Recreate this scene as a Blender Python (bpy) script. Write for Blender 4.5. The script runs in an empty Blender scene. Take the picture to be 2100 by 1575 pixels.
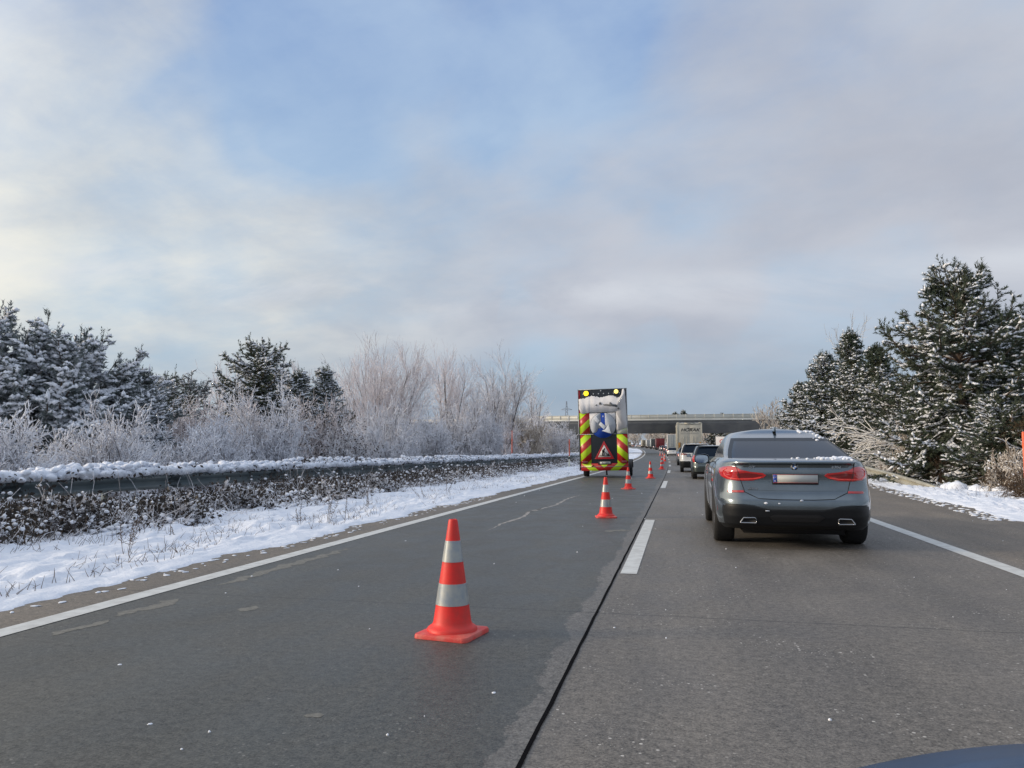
import bpy, math, random
import numpy as np
from mathutils import Vector, Matrix
from mathutils.bvhtree import BVHTree
R = math.radians
scene = bpy.context.scene
COL = scene.collection

# ------------------------------------------------------------------ camera
cam_d = bpy.data.cameras.new('camera'); cam = bpy.data.objects.new('camera', cam_d); COL.objects.link(cam)
cam.location = (0, 0, 1.2); cam.rotation_euler = (R(90 + 4.998), 0, R(12.114))
cam_d.sensor_width = 36; cam_d.lens = 27.05; cam_d.clip_start = .05; cam_d.clip_end = 5000
scene.camera = cam
scene.render.resolution_x = 1024; scene.render.resolution_y = 768
scene.view_settings.view_transform = 'Standard'; scene.view_settings.look = 'None'
scene.view_settings.exposure = 0.0; scene.view_settings.gamma = 1

# ------------------------------------------------------------------ sun and sky
SUN_EL, SUN_AZ = R(15), R(-104)            # azimuth from +Y, clockwise: the sun stands low on the left, a little behind
sd = bpy.data.lights.new('sun', 'SUN'); so = bpy.data.objects.new('sun', sd); COL.objects.link(so)
sd.energy = 2.2; sd.angle = R(10); sd.color = (1, .83, .62)
sv = Vector((math.sin(SUN_AZ) * math.cos(SUN_EL), math.cos(SUN_AZ) * math.cos(SUN_EL), math.sin(SUN_EL)))
so.rotation_euler = sv.to_track_quat('Z', 'Y').to_euler()

class NT:
    def __init__(s, nt): s.nt = nt; s.n = nt.nodes; s.l = nt.links
    def add(s, t, **kw):
        n = s.n.new(t)
        for k, v in kw.items():
            if k.startswith('i_'): n.inputs[int(k[2:])].default_value = v
            else: setattr(n, k, v)
        return n
    def link(s, a, b): s.l.new(a, b)
    def val(s, x, sock):
        if hasattr(x, 'is_output'): s.link(x, sock)
        else: sock.default_value = x
    def m(s, op, a, b=0.0, c=None, clamp=False):
        n = s.n.new('ShaderNodeMath'); n.operation = op; n.use_clamp = clamp
        s.val(a, n.inputs[0]); s.val(b, n.inputs[1])
        if c is not None: s.val(c, n.inputs[2])
        return n.outputs[0]
    def mix(s, f, a, b):
        n = s.n.new('ShaderNodeMix'); n.data_type = 'RGBA'
        s.val(f, n.inputs[0])
        for x, i in ((a, 6), (b, 7)):
            if isinstance(x, (tuple, list)): n.inputs[i].default_value = (*x[:3], 1)
            else: s.link(x, n.inputs[i])
        return n.outputs[2]
    def ramp(s, x, lo, hi, smooth=True):
        n = s.n.new('ShaderNodeMapRange'); n.interpolation_type = 'SMOOTHSTEP' if smooth else 'LINEAR'
        s.val(x, n.inputs[0]); n.inputs[1].default_value = lo; n.inputs[2].default_value = hi
        return n.outputs[0]
    def noise(s, vec, scale, detail=4, rough=.55, dist=0):
        n = s.n.new('ShaderNodeTexNoise'); s.link(vec, n.inputs['Vector'])
        n.inputs['Scale'].default_value = scale; n.inputs['Detail'].default_value = detail
        n.inputs['Roughness'].default_value = rough; n.inputs['Distortion'].default_value = dist
        return n.outputs['Fac']

world = bpy.data.worlds.new('World'); scene.world = world; world.use_nodes = True
w = NT(world.node_tree); w.n.clear()
wout = w.add('ShaderNodeOutputWorld'); bg = w.add('ShaderNodeBackground'); w.link(bg.outputs[0], wout.inputs[0])
sky = w.add('ShaderNodeTexSky', sky_type='NISHITA', sun_disc=False, sun_elevation=SUN_EL, sun_rotation=SUN_AZ)
sky.air_density = 1.0; sky.dust_density = .5; sky.ozone_density = 1.5
tc = w.add('ShaderNodeTexCoord'); D0 = tc.outputs['Generated']
def warp(vec, scale, amt, det=5):            # ragged outlines for the patches of sky
    n = w.add('ShaderNodeTexNoise'); w.link(vec, n.inputs['Vector']); n.inputs['Scale'].default_value = scale; n.inputs['Detail'].default_value = det
    a = w.add('ShaderNodeVectorMath', operation='SUBTRACT'); w.link(n.outputs['Color'], a.inputs[0]); a.inputs[1].default_value = (.5, .5, .5)
    b = w.add('ShaderNodeVectorMath', operation='MULTIPLY'); w.link(a.outputs[0], b.inputs[0]); b.inputs[1].default_value = (amt * 1.6, amt * 1.6, amt * .6)
    c = w.add('ShaderNodeVectorMath', operation='ADD'); w.link(vec, c.inputs[0]); w.link(b.outputs[0], c.inputs[1]); return c.outputs[0]
D = D0
sp = w.add('ShaderNodeSeparateXYZ'); w.link(D, sp.inputs[0])
dx, dy, dz = sp.outputs
zz = w.m('ADD', w.m('MAXIMUM', dz, 0.0), .27)
cb = w.add('ShaderNodeCombineXYZ')
w.link(w.m('DIVIDE', dx, zz), cb.inputs[0]); w.link(w.m('DIVIDE', dy, zz), cb.inputs[1]); cb.inputs[2].default_value = 1.3
P0 = cb.outputs[0]
DW = warp(D0, 3.0, .22, 2)
def lobe(az, el, lo, hi, warped=False):                    # soft patch of sky round one compass direction (azimuth right of the road's direction)
    v = (math.sin(R(az)) * math.cos(R(el)), math.cos(R(az)) * math.cos(R(el)), math.sin(R(el)))
    n = w.add('ShaderNodeVectorMath', operation='DOT_PRODUCT'); w.link(DW if warped else D, n.inputs[0]); n.inputs[1].default_value = v
    return w.m('POWER', w.ramp(n.outputs['Value'], math.cos(R(hi)), math.cos(R(lo)), not warped), 1.6 if warped else 1.0)
PW = warp(P0, .8, .22, 6)
n1 = w.noise(PW, .75, 9, .60, .25); n2 = w.noise(P0, 2.3, 6, .55, .2)
mp = w.add('ShaderNodeMapping'); w.link(P0, mp.inputs[0]); mp.inputs['Scale'].default_value = (.35, .9, 1); mp.inputs['Rotation'].default_value = (0, 0, R(18))
n3 = w.noise(mp.outputs[0], 1.3, 9, .64, .5); n4 = w.noise(PW, 5.5, 6, .6, .3)
cover = w.m('ADD', w.m('MULTIPLY', n1, .46), w.m('ADD', w.m('MULTIPLY', n3, .40), w.m('MULTIPLY', n4, .14)))
gapA = lobe(2, 36, 0, 27, True); gapB = lobe(-12, 14.3, .3, 4.5, True); gapC = lobe(-31, 15, 0, 17, True); gapD = lobe(12, 15, 0, 10, True)
gapE = lobe(-14, 25, 0, 15, True)
thin = w.m('ADD', w.m('ADD', w.m('MULTIPLY', gapA, .27), w.m('MULTIPLY', gapB, .04)), w.m('ADD', w.m('MULTIPLY', gapC, .10), w.m('ADD', w.m('MULTIPLY', gapD, .05), w.m('MULTIPLY', gapE, .10))))
cl = w.ramp(w.m('SUBTRACT', w.m('ADD', cover, .045), thin), .30, .64)
left = lobe(-62, 6, 4, 52); left2 = lobe(-44, 2, 1, 24)
# clear air between the clouds: the Nishita sky, deeper blue high up
up = w.ramp(dz, .12, .62)
base = w.mix(1.0, (0, 0, 0), (1, 1, 1))
nish = w.add('ShaderNodeMix', data_type='RGBA', blend_type='MULTIPLY'); nish.inputs[0].default_value = 1
w.link(sky.outputs[0], nish.inputs[6]); nish.inputs[7].default_value = (.12, .12, .12, 1)
blue = w.mix(.82, nish.outputs[2], w.mix(up, (.46, .63, .80), (.24, .38, .70)))
lit = w.ramp(w.m('ADD', w.m('MULTIPLY', n2, .78), w.m('MULTIPLY', n4, .22)), .32, .68)
blue = w.mix(w.m('MULTIPLY', w.ramp(w.m('ADD', w.m('MULTIPLY', n2, .5), w.m('MULTIPLY', n3, .5)), .36, .62), .62), blue, (.50, .63, .79))
cgrey = w.mix(w.m('ADD', w.m('MULTIPLY', lit, .65), .1), (.385, .44, .54), (.62, .66, .73))
cgrey = w.mix(w.m('MULTIPLY', lobe(6, 18, 3, 30), .40), cgrey, (.53, .525, .58))
cloud = w.mix(w.m('MULTIPLY', left, w.m('ADD', w.m('MULTIPLY', lit, .55), .42)), cgrey, (.90, .88, .78))
col = w.mix(cl, blue, cloud)
low = w.ramp(dz, .19, .03); 
band = w.m('MULTIPLY', low, w.m('SUBTRACT', 1.0, w.m('MULTIPLY', lobe(-58, 3, 8, 34), .62)))
col = w.mix(w.m('MULTIPLY', band, .88), col, w.mix(lit, (.30, .385, .49), (.37, .445, .53)))
hz = w.m('MULTIPLY', w.ramp(w.m('ABSOLUTE', w.m('SUBTRACT', dz, w.m('ADD', .165, w.m('MULTIPLY', n1, .06)))), .04, 0), w.ramp(n3, .42, .6))
col = w.mix(w.m('MULTIPLY', hz, .55), col, (.72, .76, .82))
# warm glow added round the low sun, out of view, as fill from the left
glow = lobe(-104, 17, 4, 60)
add = w.add('ShaderNodeMix', data_type='RGBA', blend_type='ADD'); add.inputs[0].default_value = 1
w.link(col, add.inputs[6]); w.link(w.mix(glow, (0, 0, 0), (1.25, 1.05, .78)), add.inputs[7])
top = w.add('ShaderNodeMix', data_type='RGBA', blend_type='ADD'); top.inputs[0].default_value = 1  # zenith, also out of view, brightened to add fill on the snow
w.link(add.outputs[2], top.inputs[6]); w.link(w.mix(w.ramp(dz, .62, .95), (0, 0, 0), (.26, .28, .30)), top.inputs[7])
w.link(top.outputs[2], bg.inputs[0]); bg.inputs[1].default_value = 1.0

# ------------------------------------------------------------------ the line of the road
def cx(y): return np.where(np.asarray(y, float) > 30, -(np.maximum(np.asarray(y, float), 30) - 30) ** 2 / 7600, 0.0)
def cz(y):
    y = np.asarray(y, float)
    return np.where(y < 40, 0, np.where(y < 160, (y - 40) ** 2 / 26000, .5538 + (y - 160) * .0105))
def heading(y): return -float((cx(y + .5) - cx(y - .5)))
def on(u, y): return (u + float(cx(y)), y, float(cz(y)))

# ------------------------------------------------------------------ helpers
def tag(o, label=None, cat=None, group=None, kind=None):
    if label: o['label'] = label
    if cat: o['category'] = cat
    if group: o['group'] = group
    if kind: o['kind'] = kind
    return o
def empty(name, loc=(0, 0, 0), rz=0, label=None, cat=None, group=None):
    o = bpy.data.objects.new(name, None); COL.objects.link(o); o.location = loc; o.rotation_euler = (0, 0, rz)
    o.empty_display_size = .2
    return tag(o, label, cat, group)
def copy_tree(o, parent=None):
    c = o.copy(); COL.objects.link(c)
    if parent: c.parent = parent
    for ch in [k for k in bpy.data.objects if k.parent == o]: copy_tree(ch, c)
    return c

class MB:
    """collects faces and links them as one mesh object"""
    def __init__(s): s.v = []; s.f = []; s.m = []; s.n = 0
    def add(s, v, f, mat=0):
        v = np.asarray(v, float).reshape(-1, 3); s.v.append(v)
        if isinstance(f, np.ndarray): blocks = [f]
        else:
            d = {}
            for q in f: d.setdefault(len(q), []).append(q)
            blocks = [np.array(b) for b in d.values()]
        for b in blocks:
            s.f.append(b + s.n); s.m.append(np.full(len(b), mat))
        s.n += len(v); return s
    def box(s, x0, x1, y0, y1, z0, z1, mat=0):
        v = [(x, y, z) for z in (z0, z1) for y in (y0, y1) for x in (x0, x1)]
        return s.add(v, np.array([(0, 2, 3, 1), (4, 5, 7, 6), (0, 1, 5, 4), (2, 6, 7, 3), (0, 4, 6, 2), (1, 3, 7, 5)]), mat)
    def tube(s, pts, rad, k=8, mat=0, cap=True):
        pts = [Vector(p) for p in pts]; n = len(pts)
        if not hasattr(rad, '__len__'): rad = [rad] * n
        vs = []; ref = Vector((0, 0, 1))
        for i, p in enumerate(pts):
            t = (pts[min(i + 1, n - 1)] - pts[max(i - 1, 0)]).normalized()
            a = t.cross(ref)
            if a.length < .05: a = t.cross(Vector((0, 1, 0)))
            a.normalize(); b = t.cross(a)
            for j in range(k):
                an = 2 * math.pi * j / k; vs.append(p + (a * math.cos(an) + b * math.sin(an)) * rad[i])
        fs = [(i * k + j, i * k + (j + 1) % k, (i + 1) * k + (j + 1) % k, (i + 1) * k + j) for i in range(n - 1) for j in range(k)]
        if cap: fs += [tuple(range(k))[::-1], tuple((n - 1) * k + j for j in range(k))]
        return s.add(vs, fs, mat)
    def lathe(s, prof, k=24, axis='Z', at=(0, 0, 0), mat=0):
        vs = []
        for r, h in prof:
            for j in range(k):
                a = 2 * math.pi * j / k; c, q = r * math.cos(a), r * math.sin(a)
                vs.append((c, q, h) if axis == 'Z' else ((h, c, q) if axis == 'X' else (q, h, c)))
        vs = np.array(vs) + np.array(at)
        n = len(prof)
        fs = [(i * k + j, i * k + (j + 1) % k, (i + 1) * k + (j + 1) % k, (i + 1) * k + j) for i in range(n - 1) for j in range(k)]
        return s.add(vs, fs, mat)
    def prism(s, poly, y0, y1, mat=0):            # polygon in (x, z), counter-clockwise seen from -y, extruded from y0 to y1
        n = len(poly)
        v = [(x, y0, z) for x, z in poly] + [(x, y1, z) for x, z in poly]
        f = [tuple(range(n)), tuple(range(2 * n - 1, n - 1, -1))] + [(i, n + i, n + (i + 1) % n, (i + 1) % n) for i in range(n)]
        return s.add(v, f, mat)
    def grid(s, X, Y, Z, mat=0):
        r, c = X.shape; v = np.stack([X, Y, Z], -1).reshape(-1, 3)
        i = np.arange(r * c).reshape(r, c)
        f = np.stack([i[:-1, :-1], i[:-1, 1:], i[1:, 1:], i[1:, :-1]], -1).reshape(-1, 4)
        return s.add(v, f, mat)
    def mesh(s, name, mats, smooth=None):
        me = bpy.data.meshes.new(name)
        v = np.concatenate(s.v); me.vertices.add(len(v)); me.vertices.foreach_set('co', v.astype(np.float32).ravel())
        tot = np.concatenate([np.full(len(b), b.shape[1]) for b in s.f]); loops = np.concatenate([b.ravel() for b in s.f])
        me.loops.add(len(loops)); me.loops.foreach_set('vertex_index', loops.astype(np.int32))
        me.polygons.add(len(tot)); me.polygons.foreach_set('loop_start', (np.cumsum(tot) - tot).astype(np.int32))
        me.polygons.foreach_set('loop_total', tot.astype(np.int32))
        me.polygons.foreach_set('material_index', np.concatenate(s.m).astype(np.int32))
        me.update(calc_edges=True); me.validate()
        for m in (mats if isinstance(mats, (list, tuple)) else [mats]): me.materials.append(m)
        if smooth is not None:
            me.shade_smooth()
            if smooth < 180: me.set_sharp_from_angle(angle=R(smooth))
        return me
    def build(s, name, mats, parent=None, smooth=None, bevel=0, loc=None):
        o = bpy.data.objects.new(name, s.mesh(name, mats, smooth)); COL.objects.link(o)
        if parent: o.parent = parent
        if loc is not None: o.location = loc
        if bevel:
            b = o.modifiers.new('bevel', 'BEVEL'); b.width = bevel; b.segments = 2; b.limit_method = 'ANGLE'
        return o

def text_mesh(name, body, size, mat, parent, loc, shear=0, ext=.002, offset=0, rot=(R(90), 0, 0), align='CENTER', sx=1):
    cu = bpy.data.curves.new('lettering', 'FONT'); cu.body = body; cu.size = size; cu.shear = shear; cu.extrude = ext; cu.offset = offset
    cu.align_x = align; cu.align_y = 'CENTER'
    t = bpy.data.objects.new('lettering', cu); COL.objects.link(t)
    dg = bpy.context.evaluated_depsgraph_get(); me = bpy.data.meshes.new_from_object(t.evaluated_get(dg))
    bpy.data.objects.remove(t); me.materials.clear(); me.materials.append(mat)
    o = bpy.data.objects.new(name, me); COL.objects.link(o); o.parent = parent; o.location = loc; o.rotation_euler = rot; o.scale = (sx, 1, 1)
    return o

# numpy value noise
def hsh(a, b, s=0):
    x = np.sin(a * 127.1 + b * 311.7 + s * 74.7) * 43758.5453
    return x - np.floor(x)
def vnoise(x, y, s=0):
    xi, yi = np.floor(x), np.floor(y); fx, fy = x - xi, y - yi
    fx = fx * fx * (3 - 2 * fx); fy = fy * fy * (3 - 2 * fy)
    return (hsh(xi, yi, s) * (1 - fx) + hsh(xi + 1, yi, s) * fx) * (1 - fy) + (hsh(xi, yi + 1, s) * (1 - fx) + hsh(xi + 1, yi + 1, s) * fx) * fy
def fbm(x, y, s=0, o=4):
    t = 0; a = .5; x = np.asarray(x, float); y = np.asarray(y, float)
    for i in range(o): t = t + a * vnoise(x, y, s + i * 13); x = x * 2.03 + 5.1; y = y * 2.03 + 1.7; a *= .5
    return t / (1 - .5 ** o)

# ------------------------------------------------------------------ materials
MATS = {}
def mat(name, color, rough=.6, metal=0, var=0, vscale=3, bump=0, bscale=30, coat=0, emit=0, spec=None, color2=None):
    if name in MATS: return MATS[name]
    m = bpy.data.materials.new(name); m.use_nodes = True; t = NT(m.node_tree)
    b = t.n['Principled BSDF']; b.inputs['Roughness'].default_value = rough; b.inputs['Metallic'].default_value = metal
    b.inputs['Base Color'].default_value = (*color, 1); b.inputs['Coat Weight'].default_value = coat; b.inputs['Coat Roughness'].default_value = .04
    if spec is not None: b.inputs['Specular IOR Level'].default_value = spec
    if emit: b.inputs['Emission Color'].default_value = (*color, 1); b.inputs['Emission Strength'].default_value = emit
    tcn = t.add('ShaderNodeTexCoord')
    if var:
        nz = t.noise(tcn.outputs['Object'], vscale, 5, .6)
        c2 = color2 or tuple(c * (1 - var) for c in color)
        t.link(t.mix(t.ramp(nz, .35, .65), color, c2), b.inputs['Base Color'])
    if bump:
        bn = t.add('ShaderNodeBump'); bn.inputs['Strength'].default_value = bump; bn.inputs['Distance'].default_value = .01
        t.link(t.noise(tcn.outputs['Object'], bscale, 4, .6), bn.inputs['Height']); t.link(bn.outputs[0], b.inputs['Normal'])
    MATS[name] = m; return m
def snow_mat(name='snow', col=(.80, .83, .90), bs=9, strength=.5):
    m = bpy.data.materials.new(name); m.use_nodes = True; t = NT(m.node_tree); b = t.n['Principled BSDF']
    b.inputs['Roughness'].default_value = .65; b.inputs['Subsurface Weight'].default_value = 0
    g = t.add('ShaderNodeNewGeometry')
    n = t.noise(g.outputs['Position'], bs, 8, .65); n2_ = t.noise(g.outputs['Position'], 1.3, 4, .5)
    t.link(t.mix(t.ramp(n2_, .3, .7), col, (col[0] * .93, col[1] * .95, col[2] * .97)), b.inputs['Base Color'])
    bn = t.add('ShaderNodeBump'); bn.inputs['Strength'].default_value = strength; bn.inputs['Distance'].default_value = .06
    t.link(n, bn.inputs['Height']); t.link(bn.outputs[0], b.inputs['Normal'])
    return m
M_snow = snow_mat()
M_snowtuft = mat('snow_on_twigs', (.80, .82, .87), .7)
def frosted(name, bark, frost, lo=-.15, hi=.45, amount=1.0):
    """bark that carries rime on the faces that look up"""
    m = bpy.data.materials.new(name); m.use_nodes = True; t = NT(m.node_tree); b = t.n['Principled BSDF']; b.inputs['Roughness'].default_value = .8
    g = t.add('ShaderNodeNewGeometry'); s = t.add('ShaderNodeSeparateXYZ'); t.link(g.outputs['Normal'], s.inputs[0])
    nz = t.noise(g.outputs['Position'], 2.5, 4)
    f = t.m('MULTIPLY', t.ramp(t.m('ADD', s.outputs[2], t.m('MULTIPLY', t.m('SUBTRACT', nz, .5), .9)), lo, hi), amount)
    t.link(t.mix(f, bark, frost), b.inputs['Base Color']); return m
M_frost = frosted('rimed_twigs', (.15, .125, .12), (.78, .78, .82), -.75, .15)
M_frostpink = frosted('rimed_reddish_twigs', (.25, .20, .195), (.80, .76, .78), -.85, .05)
M_frostblue = frosted('heavily_snowed_twigs', (.20, .19, .20), (.80, .81, .86), -.8, .0)
M_frosttan = frosted('sun_tinted_rimed_twigs', (.24, .18, .13), (.78, .72, .64), -.4, .4)  # copy of the rimed twigs with warm sunlight put into both colours
M_bark = frosted('pine_bark', (.10, .065, .045), (.7, .71, .74), .35, .9)
M_barkgrey = frosted('grey_bark', (.085, .075, .07), (.72, .73, .76), .15, .8)
M_needle = mat('pine_needles', (.035, .055, .032), .7, var=.5, vscale=1.5, color2=(.075, .085, .05))
M_needleblue = mat('frosted_pine_needles', (.085, .11, .10), .7, var=.5, vscale=1.5, color2=(.22, .245, .25))
M_needlebrown = mat('brown_dead_needles', (.085, .055, .025), .8, var=.4, vscale=2)
M_dead = mat('dead_stems', (.070, .046, .030), .85, var=.5, vscale=4, color2=(.13, .085, .05))
M_deadleaf = mat('withered_leaves', (.035, .030, .024), .8, var=.6, vscale=6, color2=(.045, .034, .029))
# ------------------------------------------------------------------ vegetation generators
def unit(v): return v / np.maximum(np.linalg.norm(v, axis=-1, keepdims=True), 1e-9)
def perp(d, rng):
    r = unit(rng.normal(size=d.shape)); return unit(np.cross(d, r))
def tubes(mb, A, B, r0, r1, k=3, mat=0):
    """many straight tapered twigs at once"""
    if len(A) == 0: return
    d = unit(B - A); ref = np.where(np.abs(d[:, 2:3]) > .9, np.array([[1., 0, 0]]), np.array([[0, 0, 1.]]))
    a = unit(np.cross(d, ref)); b = np.cross(d, a); N = len(A); V = []
    for P, r in ((A, r0), (B, r1)):
        for j in range(k):
            t = 2 * math.pi * j / k + .5
            V.append(P + (a * math.cos(t) + b * math.sin(t)) * r[:, None])
    V = np.stack(V, 1).reshape(-1, 3); o = (np.arange(N) * 2 * k)[:, None]
    F = np.concatenate([np.stack([o[:, 0] + j, o[:, 0] + (j + 1) % k, o[:, 0] + k + (j + 1) % k, o[:, 0] + k + j], 1) for j in range(k)])
    mb.add(V, F, mat)
OCT = np.array([(1, 0, 0), (0, 1, 0), (-1, 0, 0), (0, -1, 0), (0, 0, 1), (0, 0, -1)], float)
OCF = np.array([(0, 1, 4), (1, 2, 4), (2, 3, 4), (3, 0, 4), (1, 0, 5), (2, 1, 5), (3, 2, 5), (0, 3, 5)])
def blobs(mb, C, A1, A2, A3, rng, mat=0, jit=.25):
    """small lumps of snow: squashed octahedra on axes A1, A2, A3"""
    N = len(C)
    if N == 0: return
    S = OCT[None] * (1 + rng.uniform(-jit, jit, (N, 6, 1)))
    V = C[:, None] + S[..., 0:1] * A1[:, None] + S[..., 1:2] * A2[:, None] + S[..., 2:3] * A3[:, None]
    F = (OCF[None] + (np.arange(N) * 6)[:, None, None]).reshape(-1, 3)
    mb.add(V.reshape(-1, 3), F, mat)
def foxtails(mb, A, B, Rr, rng, nn=12, w=.011, snow=.6, mn=0, ms=1, ns=2, fat=1.0):
    """needle-covered shoots from A to B with lumps of snow lying on them"""
    N = len(A); d = unit(B - A); L = np.linalg.norm(B - A, axis=1, keepdims=True)
    Ai, Bi, di, Ri = [np.repeat(x, nn, 0) for x in (A, B, d, Rr[:, None])]
    t = rng.uniform(0, 1, (N * nn, 1)); base = Ai + (Bi - Ai) * t
    rad = perp(di, rng); tip = base + di * Ri * rng.uniform(.5, 1.1, (N * nn, 1)) + rad * Ri * rng.uniform(.6, 1.1, (N * nn, 1))
    side = unit(np.cross(di, rad)) * w * rng.uniform(.7, 1.5, (N * nn, 1))
    V = np.stack([base - side, base + side, tip], 1).reshape(-1, 3)
    mb.add(V, np.arange(N * nn * 3).reshape(-1, 3), mn)
    up = np.array([[0, 0, 1.]])
    M3 = (A + B) / 2; pn = .5 * fbm(M3[:, 0] * 1.5 + M3[:, 2] * .7, M3[:, 1] * 1.5 - M3[:, 2] * 1.1, 5, 3) + .5 * fbm(M3[:, 2] * 2.0 + 9, M3[:, 0] * 1.7 - M3[:, 1] * 1.5, 8, 3)
    prob = np.clip((pn - .5) * 8.5 + snow, .03, 1) * np.clip(1.7 - 1.7 * np.abs(d[:, 2]), .08, 1)
    for q in range(ns):
        k = rng.uniform(size=N) < prob
        if not k.any(): continue
        tt = (q + rng.uniform(.25, .75, (k.sum(), 1))) / ns
        dd = d[k]; sd = unit(np.cross(dd, up) + 1e-6); c = A[k] + (B[k] - A[k]) * tt + up * Rr[k, None] * .45 + sd * rng.normal(size=(k.sum(), 1)) * .01
        blobs(mb, c, dd * L[k] / ns * rng.uniform(.7, 1.5, (k.sum(), 1)), sd * fat * Rr[k, None] * rng.uniform(.22, .60, (k.sum(), 1)), np.cross(sd, dd) * fat * Rr[k, None] * rng.uniform(.18, .42, (k.sum(), 1)), rng, ms)

def pine(name, loc, H, W, seed, label, cat='pine tree', group=None, clear=.04, nb=110, droop=.35, snow=.6, shape='cone', tuft=.085, needle=None, candles=14, bare=0, trunk_vis=False, rz=None, dens=1.0, trunkr=None, top2=False, fat=1.0):
    rng = np.random.default_rng(seed)
    root = empty(name, loc, rng.uniform(0, 6.28) if rz is None else rz, label, cat, group)
    tr = trunkr or H * .016 + .02
    tp = [(0, 0, -.2)]; lean = rng.normal(size=2) * .015 * H
    for i in range(1, 7):
        t = i / 6; tp.append((lean[0] * t * t + rng.normal() * .02, lean[1] * t * t + rng.normal() * .02, H * t * .96))
    mt = MB(); mt.tube(tp, [tr * (1 - .93 * i / 6) for i in range(7)], 10)
    tpa = np.array(tp)
    mb = MB(); FA = []; FB = []; TA = []; TB = []; T0 = []; T1 = []
    for b in range(nb):
        h = clear + (1 - clear) * ((b + rng.uniform(0, .8)) / nb) ** .92
        h = min(h, .985)
        if shape == 'cone': pr = (1 - h) ** .62 * (1 if h > .25 else .72 + .28 * h / .25)
        elif shape == 'round': pr = math.sqrt(max(.02, 1 - ((h - .42) / .6) ** 2)) * (1 if h > .2 else .8)
        else: pr = (1 - h) ** .45 * (.55 + .45 * min(1, h / .3)) * (1 + .25 * math.sin(h * 17 + seed))
        ln = W / 2 * pr * rng.uniform(.68, 1.18) + .10
        az = b * 2.39996 + rng.normal() * .35; el = -.25 + 1.15 * h ** 1.4 + rng.normal() * .13
        z0 = H * h * .95; base = np.array([np.interp(z0, tpa[:, 2], tpa[:, 0]), np.interp(z0, tpa[:, 2], tpa[:, 1]), z0])
        ns = max(3, int(ln / .30)); p = base.copy(); e = el; a = az; step = ln / ns; rb = .012 + .012 * ln
        for s in range(ns):
            f = s / ns
            e += (-droop * (1 - h) * .35 if f < .6 else droop * .55) + rng.normal() * .10; a += rng.normal() * .14
            d = np.array([math.cos(a) * math.cos(e), math.sin(a) * math.cos(e), math.sin(e)]); q = p + d * step
            TA.append(p.copy()); TB.append(q.copy()); T0.append(rb * (1 - .7 * f)); T1.append(rb * (1 - .7 * (s + 1) / ns))
            if f >= bare:
                for sd in (-1, 1):
                    for rep in range(1 if rng.uniform() > .55 * dens else 2):
                        a2 = a + sd * rng.uniform(.5, 1.1); l2 = (.16 + .34 * (ln - ln * f) * .5) * rng.uniform(.6, 1.2)
                        e2 = e * .5 + rng.normal() * .22 - .1; d2 = np.array([math.cos(a2) * math.cos(e2), math.sin(a2) * math.cos(e2), math.sin(e2)])
                        st = p + (q - p) * rng.uniform(); en = st + d2 * l2
                        TA.append(st); TB.append(en); T0.append(.007); T1.append(.004)
                        nf = max(1, int(l2 / .17))
                        for c in range(nf):
                            s0 = st + (en - st) * (c / nf); s1 = st + (en - st) * ((c + 1) / nf)
                            FA.append(s0); FB.append(s1)
                            if rng.uniform() < .8 * dens:
                                a3 = a2 + rng.choice([-1, 1]) * rng.uniform(.5, 1.0); d3 = np.array([math.cos(a3), math.sin(a3), rng.uniform(-.2, .45)])
                                FA.append(s1); FB.append(s1 + d3 * rng.uniform(.10, .2))
                FA.append(p.copy()); FB.append(q.copy())
            p = q
        FA.append(p); FB.append(p + np.array([d[0] * .12, d[1] * .12, .10 + max(d[2], 0) * .1]))
        if h > .3 and rng.uniform() < candles / 26:
            for cc_ in range(2): FA.append(p + rng.normal(size=3) * .06); FB.append(FA[-1] + np.array([rng.normal() * .03, rng.normal() * .03, rng.uniform(.16, .40)]))
    tips = [np.array(tp[-1])]
    if top2: tips.append(np.array([W * .16, 0, H * .97]))
    for T in tips:
        for c in range(candles):
            s0 = T + rng.normal(size=3) * np.array([.10, .10, .12]) * min(1.6, W / 2.2) - np.array([0, 0, .1]); FA.append(s0); FB.append(s0 + np.array([rng.normal() * .05, rng.normal() * .05, rng.uniform(.2, .42)]))
    FA, FB = np.array(FA), np.array(FB)
    hh = np.clip(FA[:, 2] / H, 0, 1)
    foxtails(mb, FA, FB, tuft * rng.uniform(.8, 1.2, len(FA)), rng, nn=13, w=tuft * .15, snow=snow, fat=fat)
    tubes(mb, np.array(TA), np.array(TB), np.array(T0), np.array(T1), 4, 2)
    mt.build('trunk', M_bark, root, 60)
    mb.build('crown', [needle or M_needle, M_snowtuft, M_bark], root)
    return root

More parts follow.
